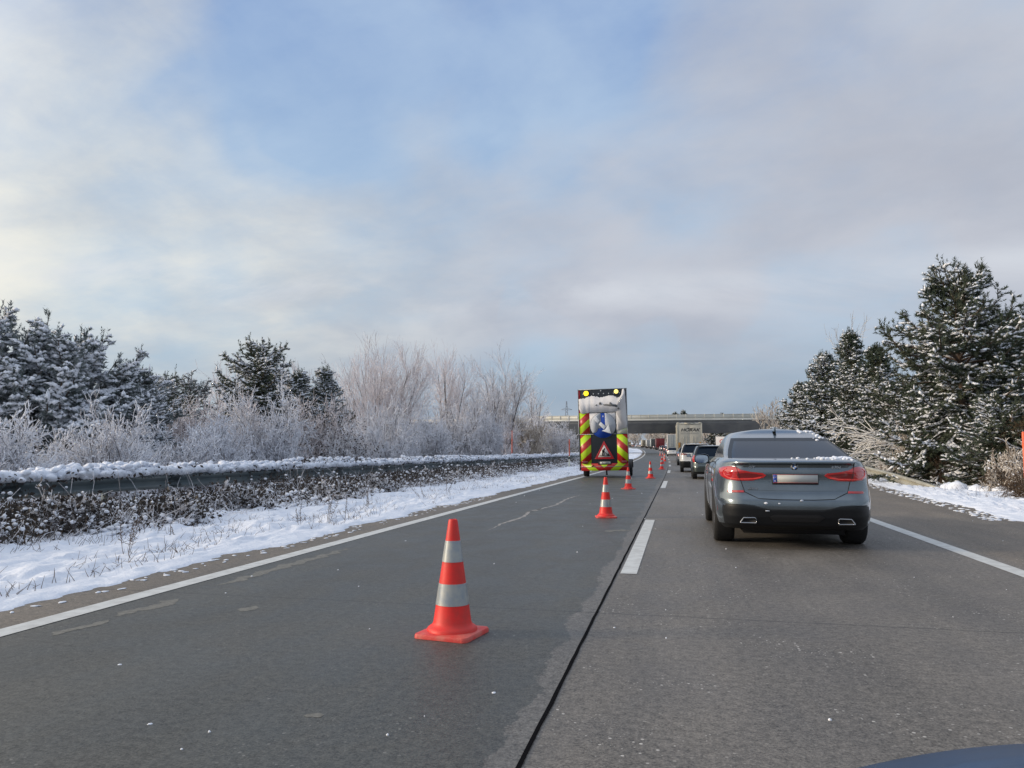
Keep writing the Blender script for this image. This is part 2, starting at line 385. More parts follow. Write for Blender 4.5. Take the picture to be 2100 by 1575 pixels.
def branching(rng, start, dirs, lens, rads, levels, kids, spread, bend, upw, shrink, minr=.004, steps=4):
    """recursive limbs; returns segment arrays"""
    SA, SB, S0, S1, LV = [], [], [], [], []
    cur = list(zip(start, dirs, lens, rads))
    for lv in range(levels):
        nxt = []
        for p, d, L, r in cur:
            p = p.copy(); d = d.copy(); st = L / steps
            kk = kids[lv] if lv < levels - 1 else 0
            spots = np.sort((.18 if lv else .10) + (.82 if lv else .9) * rng.uniform(0, 1, kk) ** (.72 if lv == 0 else 1))
            si = 0
            for s in range(steps):
                d = unit(d + rng.normal(size=3) * bend + np.array([0, 0, upw[lv]]))
                q = p + d * st; ra = max(minr, r * (1 - .8 * s / steps)); rb_ = max(minr, r * (1 - .8 * (s + 1) / steps))
                SA.append(p.copy()); SB.append(q.copy()); S0.append(ra); S1.append(rb_); LV.append(lv)
                while si < kk and spots[si] <= (s + 1) / steps:
                    f = spots[si] * steps - s; si += 1
                    pd = unit(d + np.cross(d, unit(rng.normal(size=3))) * spread[lv] * rng.uniform(.6, 1.3))
                    nxt.append((p + (q - p) * max(0, f), pd, L * shrink[lv] * rng.uniform(.6, 1.25) * (1.15 - (.5 if lv else .62) * (s / steps)), max(minr, ra * .6)))
                p = q
        cur = nxt; steps = max(2, steps - 1)
    return np.array(SA), np.array(SB), np.array(S0), np.array(S1), np.array(LV)

def bare_tree(name, loc, H, W, seed, label, cat='tree', group=None, stems=5, kids=(9, 7, 5, 0), mats=None, spreadw=.35, twig=.009, rz=0, trunk=.10, first=.05, up=(.06, .015, .01, 0)):
    rng = np.random.default_rng(seed); root = empty(name, loc, rz, label, cat, group)
    st, di, le, ra = [], [], [], []
    for i in range(stems):
        a = i * 6.283 / stems + rng.normal() * .4; t = spreadw * rng.uniform(.5, 1.1) if stems > 1 else .02
        st.append(np.array([math.cos(a) * .1 * (stems > 1), math.sin(a) * .1 * (stems > 1), -.1])); di.append(unit(np.array([math.cos(a) * t, math.sin(a) * t, 1.0])))
        le.append(H * rng.uniform(.82, 1.0)); ra.append(trunk * rng.uniform(.7, 1))
    A, B, r0, r1, lv = branching(rng, st, di, le, ra, len(kids), kids, (1.0, 1.0, 1.0, 1.0), .085, up, (.46, .46, .50, .5), minr=twig, steps=5)
    # fit to the wanted size
    k = H / max(.1, np.percentile(B[:, 2], 99.7)); r_ = np.percentile(np.hypot(B[:, 0], B[:, 1]), 98); kx = (W / 2) / max(.1, r_)
    for P in (A, B): P[:, 2] *= k; P[:, :2] *= kx
    m1, m2 = MB(), MB(); t = lv == 0
    tubes(m1, A[t], B[t], r0[t], r1[t], 7); tubes(m2, A[~t], B[~t], r0[~t], r1[~t], 3)
    mm = mats or (M_barkgrey, M_frost)
    m1.build('trunk', mm[0], root, 60); m2.build('crown', mm[1], root)
    return root

def bush(name, loc, H, W, seed, label, mats=None, cat='bush', group=None, stems=26, kids=(14, 8, 0), droop=0, twig=.007, snow=0, leaf=0, rz=0, D=None, spread=1.25):
    rng = np.random.default_rng(seed); root = empty(name, loc, rz, label, cat, group)
    st, di, le, ra = [], [], [], []
    for i in range(stems):
        a = rng.uniform(0, 6.283); t = rng.uniform(.1, spread); o = rng.uniform(0, W * .22)
        st.append(np.array([math.cos(a) * o, math.sin(a) * o, -.05])); di.append(unit(np.array([math.cos(a) * t, math.sin(a) * t, 1.0])))
        le.append(H * rng.uniform(.55, 1.25)); ra.append(.016)
    A, B, r0, r1, lv = branching(rng, st, di, le, ra, len(kids), kids, (1.3, 1.3, 1.2), .24, (-droop - .02, -droop * .5 - .02, 0), (.50, .46, .45), minr=twig * .8, steps=5)
    k = H / max(.1, np.percentile(B[:, 2], 98.5)); kx = (W / 2) / max(.1, np.percentile(np.hypot(B[:, 0], B[:, 1]), 96))
    for P in (A, B): P[:, 2] *= k; P[:, 0] *= kx; P[:, 1] *= kx if D is None else kx * D
    for P in (A, B): P[:, 2] = np.maximum(P[:, 2], -.02)
    mm = mats or (M_barkgrey, M_frost)
    m1, m2 = MB(), MB(); t = lv == 0
    tubes(m1, A[t], B[t], r0[t], r1[t], 4); tubes(m2, A[~t], B[~t], r0[~t], r1[~t], 3)
    if leaf:
        idx = rng.choice(np.where(lv >= 1)[0], leaf); c = B[idx] + rng.normal(size=(leaf, 3)) * .05
        u = unit(rng.normal(size=(leaf, 3))) * .045; v = perp(u, rng) * .03
        m2.add(np.stack([c - u, c + v, c + u, c - v], 1).reshape(-1, 3), np.arange(leaf * 4).reshape(-1, 4), 1)
    if snow:
        idx = rng.choice(np.where(lv >= 1)[0], snow); c = (A[idx] + B[idx]) / 2 + np.array([0, 0, .02]); d = unit(B[idx] - A[idx])
        sdv = unit(np.cross(d, np.array([[0, 0, 1.]])) + 1e-6); L = np.linalg.norm(B[idx] - A[idx], axis=1, keepdims=True)
        s = rng.uniform(.5, 1.3, (snow, 1))
        blobs(m2, c, d * np.maximum(L * .5, .03) * s, sdv * .03 * s, np.cross(sdv, d) * .025 * s, rng, 2)
    m1.build('stems', mm[0], root); m2.build('twigs', [mm[1], M_deadleaf, M_snowtuft], root)
    return root

ICO = None
def lump_mesh(seeds=5):
    """unit lumps, subdivided icosahedra pushed about by noise, as arrays"""
    import bmesh
    out = []
    for i in range(seeds):
        b = bmesh.new(); bmesh.ops.create_icosphere(b, subdivisions=2, radius=1)
        v = np.array([q.co[:] for q in b.verts]); f = np.array([[q.index for q in g.verts] for g in b.faces]); b.free()
        n = fbm(v[:, 0] * 1.6 + i * 7, v[:, 1] * 1.6 + v[:, 2] * 2.1, i, 3) - .5
        out.append((v * (1 + n[:, None] * .8), f))
    return out
LUMPS = lump_mesh()
def lumps(mb, C, S, rng, mat=0):
    """scatter snow lumps of size S (n,3) at C (n,3)"""
    which = rng.integers(0, len(LUMPS), len(C))
    for i, (v, f) in enumerate(LUMPS):
        k = np.where(which == i)[0]
        if not len(k): continue
        a = rng.uniform(0, 6.283, len(k)); ca, sa = np.cos(a), np.sin(a)
        V = v[None] * S[k][:, None]; X = V[..., 0] * ca[:, None] - V[..., 1] * sa[:, None]; Y = V[..., 0] * sa[:, None] + V[..., 1] * ca[:, None]
        V = np.stack([X, Y, V[..., 2]], -1) + C[k][:, None]
        F = (f[None] + (np.arange(len(k)) * len(v))[:, None, None]).reshape(-1, 3)
        mb.add(V.reshape(-1, 3), F, mat)
def leaves(mb, C, s, rng, mat=0, droop=0):
    n = len(C); u = unit(rng.normal(size=(n, 3)) - np.array([0, 0, droop])) * np.asarray(s).reshape(-1, 1); v = perp(u, rng) * np.asarray(s).reshape(-1, 1) * .5
    mb.add(np.stack([C - u, C + v, C + u, C - v], 1).reshape(-1, 3), np.arange(n * 4).reshape(-1, 4), mat)
def stems(mb, C, H, rng, mat=0, lean=.35, w=.006, segs=3):
    n = len(C); d = unit(np.stack([rng.normal(size=n) * lean, rng.normal(size=n) * lean, np.ones(n)], -1)); p = C.copy()
    tips = []
    for s in range(segs):
        q = p + d * (H / segs)[:, None]; tubes(mb, p, q, np.full(n, w * (1 - s / segs * .6)), np.full(n, w * (1 - (s + 1) / segs * .6)), 3, mat)
        d = unit(d + rng.normal(size=(n, 3)) * .18 - np.array([0, 0, .05])); p = q; tips.append(q)
    return tips
# ------------------------------------------------------------------ ground, road and markings
def yrows(y0, y1, first, grow, mx):
    ys = [y0]; s = first
    while ys[-1] < y1: ys.append(ys[-1] + s); s = min(mx, s * grow)
    return np.array(ys)
def strip(name, u0, u1, ys, dz_, m, nu=2, kind='structure', label=None, ufun=None):
    us = np.linspace(0, 1, nu); U, Y = np.meshgrid(us, ys)
    a = u0 if np.isscalar(u0) else np.asarray(u0)[:, None]; b = u1 if np.isscalar(u1) else np.asarray(u1)[:, None]
    UU = a + (b - a) * U; mb = MB(); mb.grid(UU + cx(Y), Y, cz(Y) + dz_)
    o = mb.build(name, m); uv = o.data.uv_layers.new(name='UVMap')
    li = np.zeros(len(o.data.loops), int); o.data.loops.foreach_get('vertex_index', li)
    co = np.stack([UU.ravel(), Y.ravel()], -1)[li]; uv.data.foreach_set('uv', co.astype(np.float32).ravel())
    return tag(o, label, None, None, kind)

def road_material():
    m = bpy.data.materials.new('wet_concrete_road'); m.use_nodes = True; t = NT(m.node_tree); b = t.n['Principled BSDF']
    uv = t.add('ShaderNodeUVMap').outputs[0]; s = t.add('ShaderNodeSeparateXYZ'); t.link(uv, s.inputs[0]); u, v = s.outputs[0], s.outputs[1]
    g = t.add('ShaderNodeNewGeometry').outputs['Position']
    def st(sx, sy):
        mp = t.add('ShaderNodeMapping'); t.link(uv, mp.inputs[0]); mp.inputs['Scale'].default_value = (sx, sy, 1); return mp.outputs[0]
    fine = t.noise(uv, 75, 3, .75); mid = t.noise(uv, 22, 4, .6); big = t.noise(st(1.1, .35), 1, 5, .6); blot = t.noise(st(.9, .6), 2.2, 4, .6, .4)
    streak = t.noise(st(3.2, .10), 1, 5, .6)
    # ragged rim of the damp lane beside the joint
    edge = t.m('ADD', t.m('MULTIPLY', t.m('SUBTRACT', t.noise(st(3, 1.5), 1.6, 7, .68), .5), .42), t.m('MULTIPLY', t.m('SUBTRACT', t.noise(st(.3, .5), 1.2, 2), .5), .12))
    rim = t.m('ADD', u, edge)
    wetL = t.m('MULTIPLY', t.ramp(rim, -.735, -.745), t.ramp(u, -4.46, -4.42))
    right = t.ramp(u, -.61, -.60)
    dry = t.mix(t.ramp(blot, .3, .7), (.135, .128, .118), (.160, .152, .142))
    dampL = t.mix(t.ramp(blot, .3, .7), (.066, .067, .060), (.084, .082, .072))
    rightc = t.mix(t.ramp(blot, .3, .7), (.140, .126, .110), (.168, .152, .133))
    shoulder = t.mix(t.ramp(blot, .3, .7), (.150, .126, .100), (.185, .157, .125))
    track = t.m('MULTIPLY', t.ramp(t.m('ABSOLUTE', t.m('SUBTRACT', t.m('ABSOLUTE', t.m('SUBTRACT', u, 1.4)), .78)), .42, .08), .16)
    c = t.mix(wetL, dry, dampL); c = t.mix(right, c, t.mix(track, rightc, (.085, .083, .082)))
    c = t.mix(t.ramp(u, -4.44, -4.47), c, shoulder); c = t.mix(t.ramp(t.m('ADD', u, t.m('MULTIPLY', streak, .3)), 3.5, 3.75), c, shoulder)
    c = t.mix(t.m('MULTIPLY', t.ramp(streak, .35, .7), .22), c, (.06, .06, .06))
    sc = t.add('ShaderNodeMix', data_type='RGBA', blend_type='MULTIPLY'); sc.inputs[0].default_value = 1
    k = t.m('MAXIMUM', .30, t.m('ADD', -1.75, t.m('ADD', t.m('MULTIPLY', fine, 3.0), t.m('ADD', t.m('MULTIPLY', mid, 1.7), t.m('MULTIPLY', big, .80)))))
    cg = t.add('ShaderNodeCombineColor'); [t.link(k, cg.inputs[i]) for i in range(3)]
    t.link(c, sc.inputs[6]); t.link(cg.outputs[0], sc.inputs[7]); c = sc.outputs[2]
    # pale grit worn out of the surface
    for scl, thr, cl_ in ((30, .20, (.60, .57, .53)), (62, .24, (.42, .40, .37))):
        vo = t.add('ShaderNodeTexVoronoi'); t.link(uv, vo.inputs['Vector']); vo.inputs['Scale'].default_value = scl
        sel = t.add('ShaderNodeSeparateColor'); t.link(vo.outputs['Color'], sel.inputs[0])
        dens = t.ramp(t.noise(st(.8, .8), 1.4, 4, .6), .46, .64)
        spot = t.m('MULTIPLY', t.ramp(vo.outputs['Distance'], thr + .05, thr), t.m('GREATER_THAN', sel.outputs[0], .88))
        spot = t.m('MULTIPLY', spot, t.m('MULTIPLY', t.m('ADD', dens, .12), t.m('ADD', t.m('MULTIPLY', right, .75), .22)))
        c = t.mix(spot, c, cl_)
    # transverse contraction joints, faint and hair-thin
    vv = t.m('ADD', v, t.m('ADD', t.m('MULTIPLY', u, .02), t.m('MULTIPLY', t.noise(st(4, 1), 3, 3), .03)))
    j = t.m('ABSOLUTE', t.m('SUBTRACT', t.m('MODULO', t.m('ADD', vv, 4.95), 5.4), 5.35 - 0.0))
    jl = t.m('MULTIPLY', t.ramp(t.m('ABSOLUTE', t.m('SUBTRACT', vv, 5.87)), .013, .006), .65)
    jf = t.m('MULTIPLY', t.ramp(j, .012, .006), t.m('MULTIPLY', t.ramp(v, 6.5, 7.5), .25))
    c = t.mix(t.m('ADD', jl, jf, clamp=True), c, (.025, .024, .023))
    # crack wandering along the damp lane
    t.link(c, b.inputs['Base Color'])
    rr = t.m('ADD', t.m('MULTIPLY', t.ramp(blot, .3, .7), .12), t.m('SUBTRACT', .56, t.m('MULTIPLY', wetL, .10)))
    t.link(rr, b.inputs['Roughness']); b.inputs['Specular IOR Level'].default_value = .42
    bn = t.add('ShaderNodeBump'); bn.inputs['Strength'].default_value = .35; bn.inputs['Distance'].default_value = .006
    t.link(t.m('ADD', fine, t.m('MULTIPLY', mid, .5)), bn.inputs['Height']); t.link(bn.outputs[0], b.inputs['Normal'])
    return m
YR = yrows(-12, 950, .5, 1.02, 8)
# snow-covered land
X = np.concatenate([-np.geomspace(900, 14, 40), np.linspace(-13, 14, 19), np.geomspace(15, 900, 40)]); Yg = np.concatenate([np.linspace(-60, 200, 131), np.geomspace(204, 2600, 60)])
XX, YY = np.meshgrid(X, Yg); ax = XX - cx(YY)
rise = np.clip((np.abs(ax + .5) - 11) / 20, 0, 1) * (fbm(XX / 9, YY / 9, 3) - .35) * 1.2
mb = MB(); mb.grid(XX, YY, cz(YY) - .14 + rise + np.where(np.abs(ax + .5) > 80, (np.abs(ax + .5) - 80) * .004, 0))
g_ = mb.build('ground', snow_mat('snow_field', (.74, .77, .83), 4, .4), None, 180); tag(g_, None, None, None, 'structure')
rd = strip('road', -6.2, 9.4, YR, 0.0, road_material(), 14)

M_paint = mat('road_paint', (.62, .63, .61), .55, var=.25, vscale=7, color2=(.50, .50, .48), bump=.15, bscale=60)
M_tar = mat('joint_sealant', (.004, .004, .005), .95, bump=.5, bscale=40, spec=.05)
M_patch = mat('pale_dried_film', (.185, .178, .155), .7, var=.35, vscale=26)
M_crack = mat('pale_crack_filler', (.33, .31, .29), .8, var=.3, vscale=9)
edge_rows = yrows(-6, 700, .25, 1.02, 6)
strip('lane_edge_line', -4.50 + .004 * (fbm(edge_rows * 9, 0 * edge_rows) - .5), -4.31 + .004 * (fbm(edge_rows * 9, 4 + 0 * edge_rows) - .5), edge_rows, .004, M_paint)
strip('lane_edge_line', 3.20, 3.39, edge_rows, .004, M_paint)
def gap_joint():
    ys = yrows(-6, 60, .035, 1.012, .5); a = -.613 + .010 * (fbm(ys * 7, ys * 0, 5) - .5); wv = .008 + .005 * fbm(ys * 5, ys * 0, 9)
    return strip('expansion_joint', a - wv, a + wv, ys, .0045, M_tar)
gap_joint()
mb = MB()
for k in range(-1, 24):
    y0 = 7.75 + 18.1 * k; ys = np.linspace(y0, y0 + 6.1, 7); U, Y = np.meshgrid([-.575, -.415], ys); mb.grid(U + cx(Y), Y, cz(Y) + .0045)
tag(mb.build('lane_divider_dashes', M_paint), None, None, None, 'structure')
def ragged(pts, wid, seed, m, name, dz_=.0015, n=60):
    """ragged film lying along a polyline of (u, y)"""
    pts = np.array(pts, float); d = np.concatenate([[0], np.cumsum(np.hypot(*np.diff(pts, axis=0).T))]); s = np.linspace(0, d[-1], n)
    u = np.interp(s, d, pts[:, 0]); y = np.interp(s, d, pts[:, 1]); tt = s / d[-1]; env = np.clip(np.minimum(tt, 1 - tt) * 6, .03, 1)
    du, dy = np.gradient(u), np.gradient(y); L = np.hypot(du, dy); nu, nyv = dy / L, -du / L
    j = (fbm(s * 6 + seed, s * 0, seed) - .5) * wid * .9; wl = wid * env * (.25 + fbm(s * 14, s * 0 + 3, seed)) * .5; wr = wid * env * (.25 + fbm(s * 14, s * 0 + 8, seed)) * .5
    A = np.stack([u + nu * (j - wl), y + nyv * (j - wl)], -1); B = np.stack([u + nu * (j + wr), y + nyv * (j + wr)], -1)
    P = np.stack([A, B], 1); mb = MB(); mb.grid(P[..., 0] + cx(P[..., 1]), P[..., 1], cz(P[..., 1]) + dz_)
    return tag(mb.build(name, m), None, None, None, 'structure')
ragged([(-4.02, 4.40), (-3.99, 4.90)], .11, 1, M_patch, 'dried_road_patch')
ragged([(-4.05, 5.0), (-3.99, 5.3), (-3.97, 5.7)], .17, 2, M_patch, 'dried_road_patch')
ragged([(-4.08, 6.25), (-4.03, 6.9), (-4.06, 7.6), (-3.98, 8.3), (-4.02, 9.1)], .18, 3, M_patch, 'dried_road_patch', n=90)
ragged([(-3.31, 5.43), (-3.17, 5.5)], .18, 4, M_patch, 'dried_road_patch', n=30)
ragged([(-1.68, 3.33), (-1.60, 3.37)], .09, 5, M_patch, 'dried_road_patch', n=30)
ragged([(-1.12, 11.75), (-.70, 11.95)], .28, 6, M_patch, 'dried_road_patch', n=30)
ragged([(-2.83, 11.35), (-2.88, 12.6), (-2.80, 14.1), (-2.92, 15.2), (-2.70, 17.2), (-2.76, 19.4), (-2.65, 21.6)], .085, 7, M_crack, 'road_crack', n=160)
ragged([(-3.0, 15.1), (-2.85, 15.5), (-2.84, 16.2)], .06, 9, M_crack, 'road_crack', n=40)
for yy, sd in ((88, 11), (90.5, 12), (34, 13)):
    ragged([(-4.2, yy), (-.75 if yy > 50 else 3.0, yy + .1)], .5 if yy > 50 else .22, sd, M_patch, 'road_repair_strip', n=50)
# crumbs of salt and ice on the road
rng = np.random.default_rng(5); mb = MB(); n = 60
C = np.stack([rng.uniform(-4.2, 5.2, n), 2.6 + rng.uniform(0, 1, n) ** 2 * 24, np.zeros(n)], -1)
lumps(mb, C + [0, 0, .002], np.stack([rng.uniform(.002, .008, n)] * 2 + [rng.uniform(.002, .006, n)], -1) * (1 + C[:, 1:2] * .05), rng)
C = np.array([(-.92, 3.85, 0), (-3.1, 3.9, 0), (-2.3, 3.1, 0), (-1.03, 22.5, 0), (-2.05, 35.2, 0)]); lumps(mb, C, np.array([(.010, .008, .004)] * 5) * (1 + C[:, 1:2] * .06), rng)
tag(mb.build('ice_crumbs', M_snowtuft, None, 180), 'scattered white crumbs of ice lying on the road surface', 'ice crumbs', None, 'stuff')

# ------------------------------------------------------------------ snow verges as height fields that run out raggedly over the road edge
def verge(name, ys, us, edge, height, seed, label):
    U, Y = np.meshgrid(us, ys); e = edge(Y); dist = (e - U) if us[0] < 0 else (U - e)
    rag = (fbm(U * 2.2, Y * 1.1, seed) - .5) * .42 + (fbm(U * 9, Y * 6, seed + 2) - .5) * .20
    k = np.clip((dist + rag) / .42, -1, 1)
    hgt = np.sign(k) * np.abs(k) ** .6 * height
    ground_ = (fbm(U * 1.1, Y * .8, seed + 4) - .5) * .16 * np.clip(dist / 1.2, 0, 1) + (fbm(U * 4.5, Y * 3.2, seed + 6) - .5) * .13 * np.clip(dist / .5, 0, 1) + (fbm(U * 15, Y * 11, seed + 8, 3) - .5) * .075 * np.clip(dist * 2, 0, 1)
    mb = MB(); mb.grid(U + cx(Y), Y, cz(Y) + hgt + ground_)
    o = mb.build(name, M_snow, None, 180); o['kind'] = 'structure'
    return o
uL = np.concatenate([np.linspace(-14, -8.2, 40)[:-1], np.linspace(-8.2, -4.6, 110)])
verge('left_snow_verge', yrows(3.2, 320, .045, 1.008, 2.5), uL, lambda Y: -5.08 + 0 * Y, .055, 1, None)
uR = np.concatenate([np.linspace(4.9, 9.2, 130), np.linspace(9.25, 14, 22)])
verge('right_snow_verge', yrows(9, 320, .06, 1.01, 2.5), uR, lambda Y: 5.75 + np.clip(Y - 14.8, -4, 17) * .078, .06, 21, None)
# ------------------------------------------------------------------ guardrails
M_rail = mat('weathered_galvanised_steel', (.13, .165, .18), .45, .35, var=.35, vscale=1.2, color2=(.19, .22, .23), bump=.1, bscale=8)
M_splice = mat('splice_steel', (.07, .09, .10), .5, .4, var=.3, vscale=3)
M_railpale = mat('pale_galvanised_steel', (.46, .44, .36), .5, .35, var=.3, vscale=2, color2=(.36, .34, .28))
M_rust = mat('rust', (.34, .17, .05), .8, var=.5, vscale=12, color2=(.16, .08, .03))
def wbeam(path, side, top, name, m, parent, lap=4.0):
    """W-beam swept along path [(u, y, ztop)], side = +1 faces right"""
    prof = [(0, 0), (.055, -.02), (.08, -.055), (.08, -.085), (.02, -.13), (.0, -.155), (.02, -.18), (.08, -.225), (.08, -.255), (.055, -.29), (0, -.31)]
    mb = MB(); V = []
    for u, y, z in path:
        x0 = u + float(cx(y)); g0 = float(cz(y))
        for a, h in prof: V.append((x0 + side * a, y, g0 + z + h))
    n = len(prof); F = []
    for i in range(len(path) - 1):
        for j in range(n - 1):
            q = (i * n + j, i * n + j + 1, (i + 1) * n + j + 1, (i + 1) * n + j); F.append(q if side > 0 else q[::-1])
    mb.add(V, F); o = mb.build(name, m, parent, 35)
    s = o.modifiers.new('sheet', 'SOLIDIFY'); s.thickness = .006; s.offset = -1
    return o
gl = empty('guardrail', (0, 0, 0), 0, 'long dark grey steel guardrail under heaped snow left of the carriageway', 'guardrail')
ys = yrows(4, 300, 1, 1.02, 5)
wbeam([(-10.3, y, .75) for y in ys], 1, .75, 'rail', M_rail, gl)
for k in range(20):
    y = 6.3 + 4 * k; wbeam([(-10.296, y - .17, .753), (-10.296, y + .17, .753)], 1, .753, 'splice_plate', M_splice, gl)
for k in range(46):
    y = 4.5 + 4 * k; p = on(-10.42, y); b = MB(); b.box(-.05, .05, -.03, .03, -.2, .72); b.box(.05, .12, -.04, .04, .46, .70)
    b.build('post', M_rail, gl, loc=p, bevel=.004)
gr = empty('guardrail', (0, 0, 0), 0, 'pale sunlit guardrail right of the road dipping into the ground at its rusty end', 'guardrail')
path = [(7.95, 26.4, .10), (7.9, 28, .22), (7.75, 31, .42), (7.6, 34, .58), (7.6, 38, .74)] + [(7.6, y, .75) for y in ys if y > 40]
wbeam(path, -1, .75, 'rail', M_railpale, gr)
b = MB(); b.box(7.86, 8.0, 26.1, 26.5, -.05, .10); b.tube([(7.93, 26.5, .0), (7.9, 26.1, -.03)], .09, 8); b.build('end_piece', M_rust, gr, bevel=.01)
for k in range(30):
    y = 29 + 2 * k; b = MB(); top = np.interp(y, [26.4, 28, 31, 34, 38, 400], [.1, .22, .42, .58, .74, .75]); b.box(-.05, .05, -.03, .03, -.2, float(top) - .03)
    b.build('post', M_rail, gr, loc=on(7.72 if y > 31 else 7.98, y), bevel=.004)

# ------------------------------------------------------------------ snow heaped on the creeper over the left rail
rng = np.random.default_rng(11); mb = MB()
yy = yrows(5, 260, .06, 1.004, .8); Y = np.concatenate([yy + rng.uniform(-.03, .03, len(yy)) for _ in range(10)])
Hh = .10 + .26 * fbm(Y * .55, Y * 0, 2, 4); t_ = rng.uniform(0, 1, len(Y)); U = -10.30 + rng.normal(size=len(Y)) * .15 - .10; kp_ = (fbm(Y * 1.7, t_ * 3, 77, 3) > .46); Y, Hh, t_, U = Y[kp_], Hh[kp_], t_[kp_], U[kp_]
Z = .74 + Hh * t_ * .95; S = rng.uniform(.03, .095, len(Y)) * (1 + np.clip(Y - 30, 0, 200) * .006) * (1.05 - .35 * t_)
C = np.stack([U + cx(Y), Y, Z + cz(Y)], -1); lumps(mb, C, np.stack([S * 1.1, S * 1.2, S * .8], -1), rng)
Yb = np.concatenate([yy, yy + .03]); C = np.stack([-10.24 + rng.normal(size=len(Yb)) * .03 + cx(Yb), Yb, .755 + .10 * fbm(Yb * 1.1, Yb * 0, 7) + cz(Yb)], -1); S = .07 + .05 * fbm(Yb * 2, Yb * 0, 4)
lumps(mb, C, np.stack([S * .8, S * 1.5, S * .9], -1) * (1 + np.clip(Yb - 30, 0, 200) * .006)[:, None], rng)
tag(mb.build('snow_ridge', M_snow, None, 180), 'lumpy snow ridge lying along the top of the left guardrail', 'snow', None, 'stuff')
mb = MB(); n = 16000; Y = 5 + rng.uniform(0, 1, n) ** 1.5 * 150; H_ = .05 + .30 * fbm(Y * .55, Y * 0, 2, 4)
leaves(mb, np.stack([-10.38 + rng.normal(size=n) * .17 + cx(Y), Y, .68 + H_ * rng.uniform(0, 1.05, n) + cz(Y)], -1), rng.uniform(.02, .055, n), rng)
tips = stems(mb, np.stack([-10.45 + rng.normal(size=500) * .15 + cx(Y[:500]), Y[:500], .7 + cz(Y[:500])], -1), rng.uniform(.15, .45, 500), rng, 1, .5, .005)
tag(mb.build('creeper', [M_deadleaf, M_dead]), 'dark withered creeper showing through the snow on the guardrail', 'creeper', None, 'stuff')

# ------------------------------------------------------------------ dead undergrowth beneath the left rail
mb = MB()
n = 15000; Y = 5 + rng.uniform(0, 1, n) ** 1.7 * 115; dpt = rng.uniform(0, 1, n)
clump = fbm(Y * .45, Y * 0, 31, 3)
U = -10.75 + dpt * (2.7 + 1.8 * (clump - .45)); Hs = (.86 - .46 * dpt) * (.35 + .9 * clump) * rng.uniform(.6, 1.2, n)
C = np.stack([U + cx(Y), Y, cz(Y) + .0], -1); tips = stems(mb, C, Hs, rng, 0, .40, .0055)
for q, tp in enumerate(tips):
    k = rng.uniform(size=n) < .85; leaves(mb, tp[k] + rng.normal(size=(k.sum(), 3)) * .05, rng.uniform(.014, .036, k.sum()), rng, 1, .6)
n2_ = 34000; Y2 = 5 + rng.uniform(0, 1, n2_) ** 1.6 * 115; c2 = fbm(Y2 * .45, Y2 * 0, 31, 3)
L2 = np.stack([-10.75 + rng.uniform(0, 2.0, n2_) * (.6 + c2) + cx(Y2), Y2, cz(Y2) + rng.uniform(0, 1, n2_) ** .8 * (.16 + .52 * c2)], -1); leaves(mb, L2, rng.uniform(.018, .045, n2_), rng, 1, .9)
for q_, tp_ in enumerate(tips):
    k = rng.uniform(size=n) < (.24 if q_ else .10) * np.clip(dpt * 1.6, .15, 1); s = rng.uniform(.006, .026, k.sum()) * (1 + Y[k] * .010)
    lumps(mb, tp_[k] + rng.normal(size=(k.sum(), 3)) * .012, np.stack([s * 1.3, s * 1.3, s * .95], -1), rng, 2)
# low mounds of bramble that carry more snow
for i in range(3800):
    pass
nb_ = 15000; Yb = 6 + rng.uniform(0, 1, nb_) ** 1.6 * 110; cb_ = fbm(Yb * .7, Yb * 0, 51, 3); ub = rng.uniform(-.35, .75, nb_)
Ub = -8.75 + ub * 1.55 + (cb_ - .5) * 1.4; Zb = np.clip((cb_ - .25) * .72 * (1 - (ub * 1.1) ** 2), .01, 1) * rng.uniform(.6, 1.12, nb_)
s = rng.uniform(.008, .034, nb_) * (1 + Yb * .010)
kk = (rng.uniform(size=nb_) < .55) & (fbm(Yb * 2.1, ub * 3.5, 71, 3) > .49)
lumps(mb, np.stack([Ub + cx(Yb), Yb, cz(Yb) + Zb + .01], -1)[kk], np.stack([s * 1.25, s * 1.3, s * .85], -1)[kk], rng, 2)
leaves(mb, np.stack([Ub + rng.normal(size=nb_) * .06 + cx(Yb), Yb, cz(Yb) + Zb * rng.uniform(0, .95, nb_)], -1), rng.uniform(.016, .04, nb_), rng, 1, .4)
stems(mb, np.stack([Ub + cx(Yb), Yb, cz(Yb)], -1)[:2200], Zb[:2200] * 1.3 + .05, rng, 0, .8, .005)
q_ = rng.integers(0, nb_, 3600); stems(mb, np.stack([Ub + cx(Yb), Yb, cz(Yb) + Zb * .3], -1)[q_], rng.uniform(.15, .55, 3600), rng, 3, 1.1, .007, 4)
q_ = rng.integers(0, nb_, 260); stems(mb, np.stack([Ub - .4 + cx(Yb), Yb, cz(Yb)], -1)[q_], rng.uniform(.6, 1.05, 260), rng, 3, .45, .007, 5)
leaves(mb, np.stack([Ub - .25 + rng.normal(size=nb_) * .25 + cx(Yb), Yb, cz(Yb) + rng.uniform(.02, .5, nb_)], -1), rng.uniform(.016, .04, nb_), rng, 1, .9)
tag(mb.build('undergrowth', [M_dead, M_deadleaf, M_snowtuft, M_frost]), 'dark tangle of dead weeds with snow tufts beneath the left guardrail', 'undergrowth', None, 'stuff')

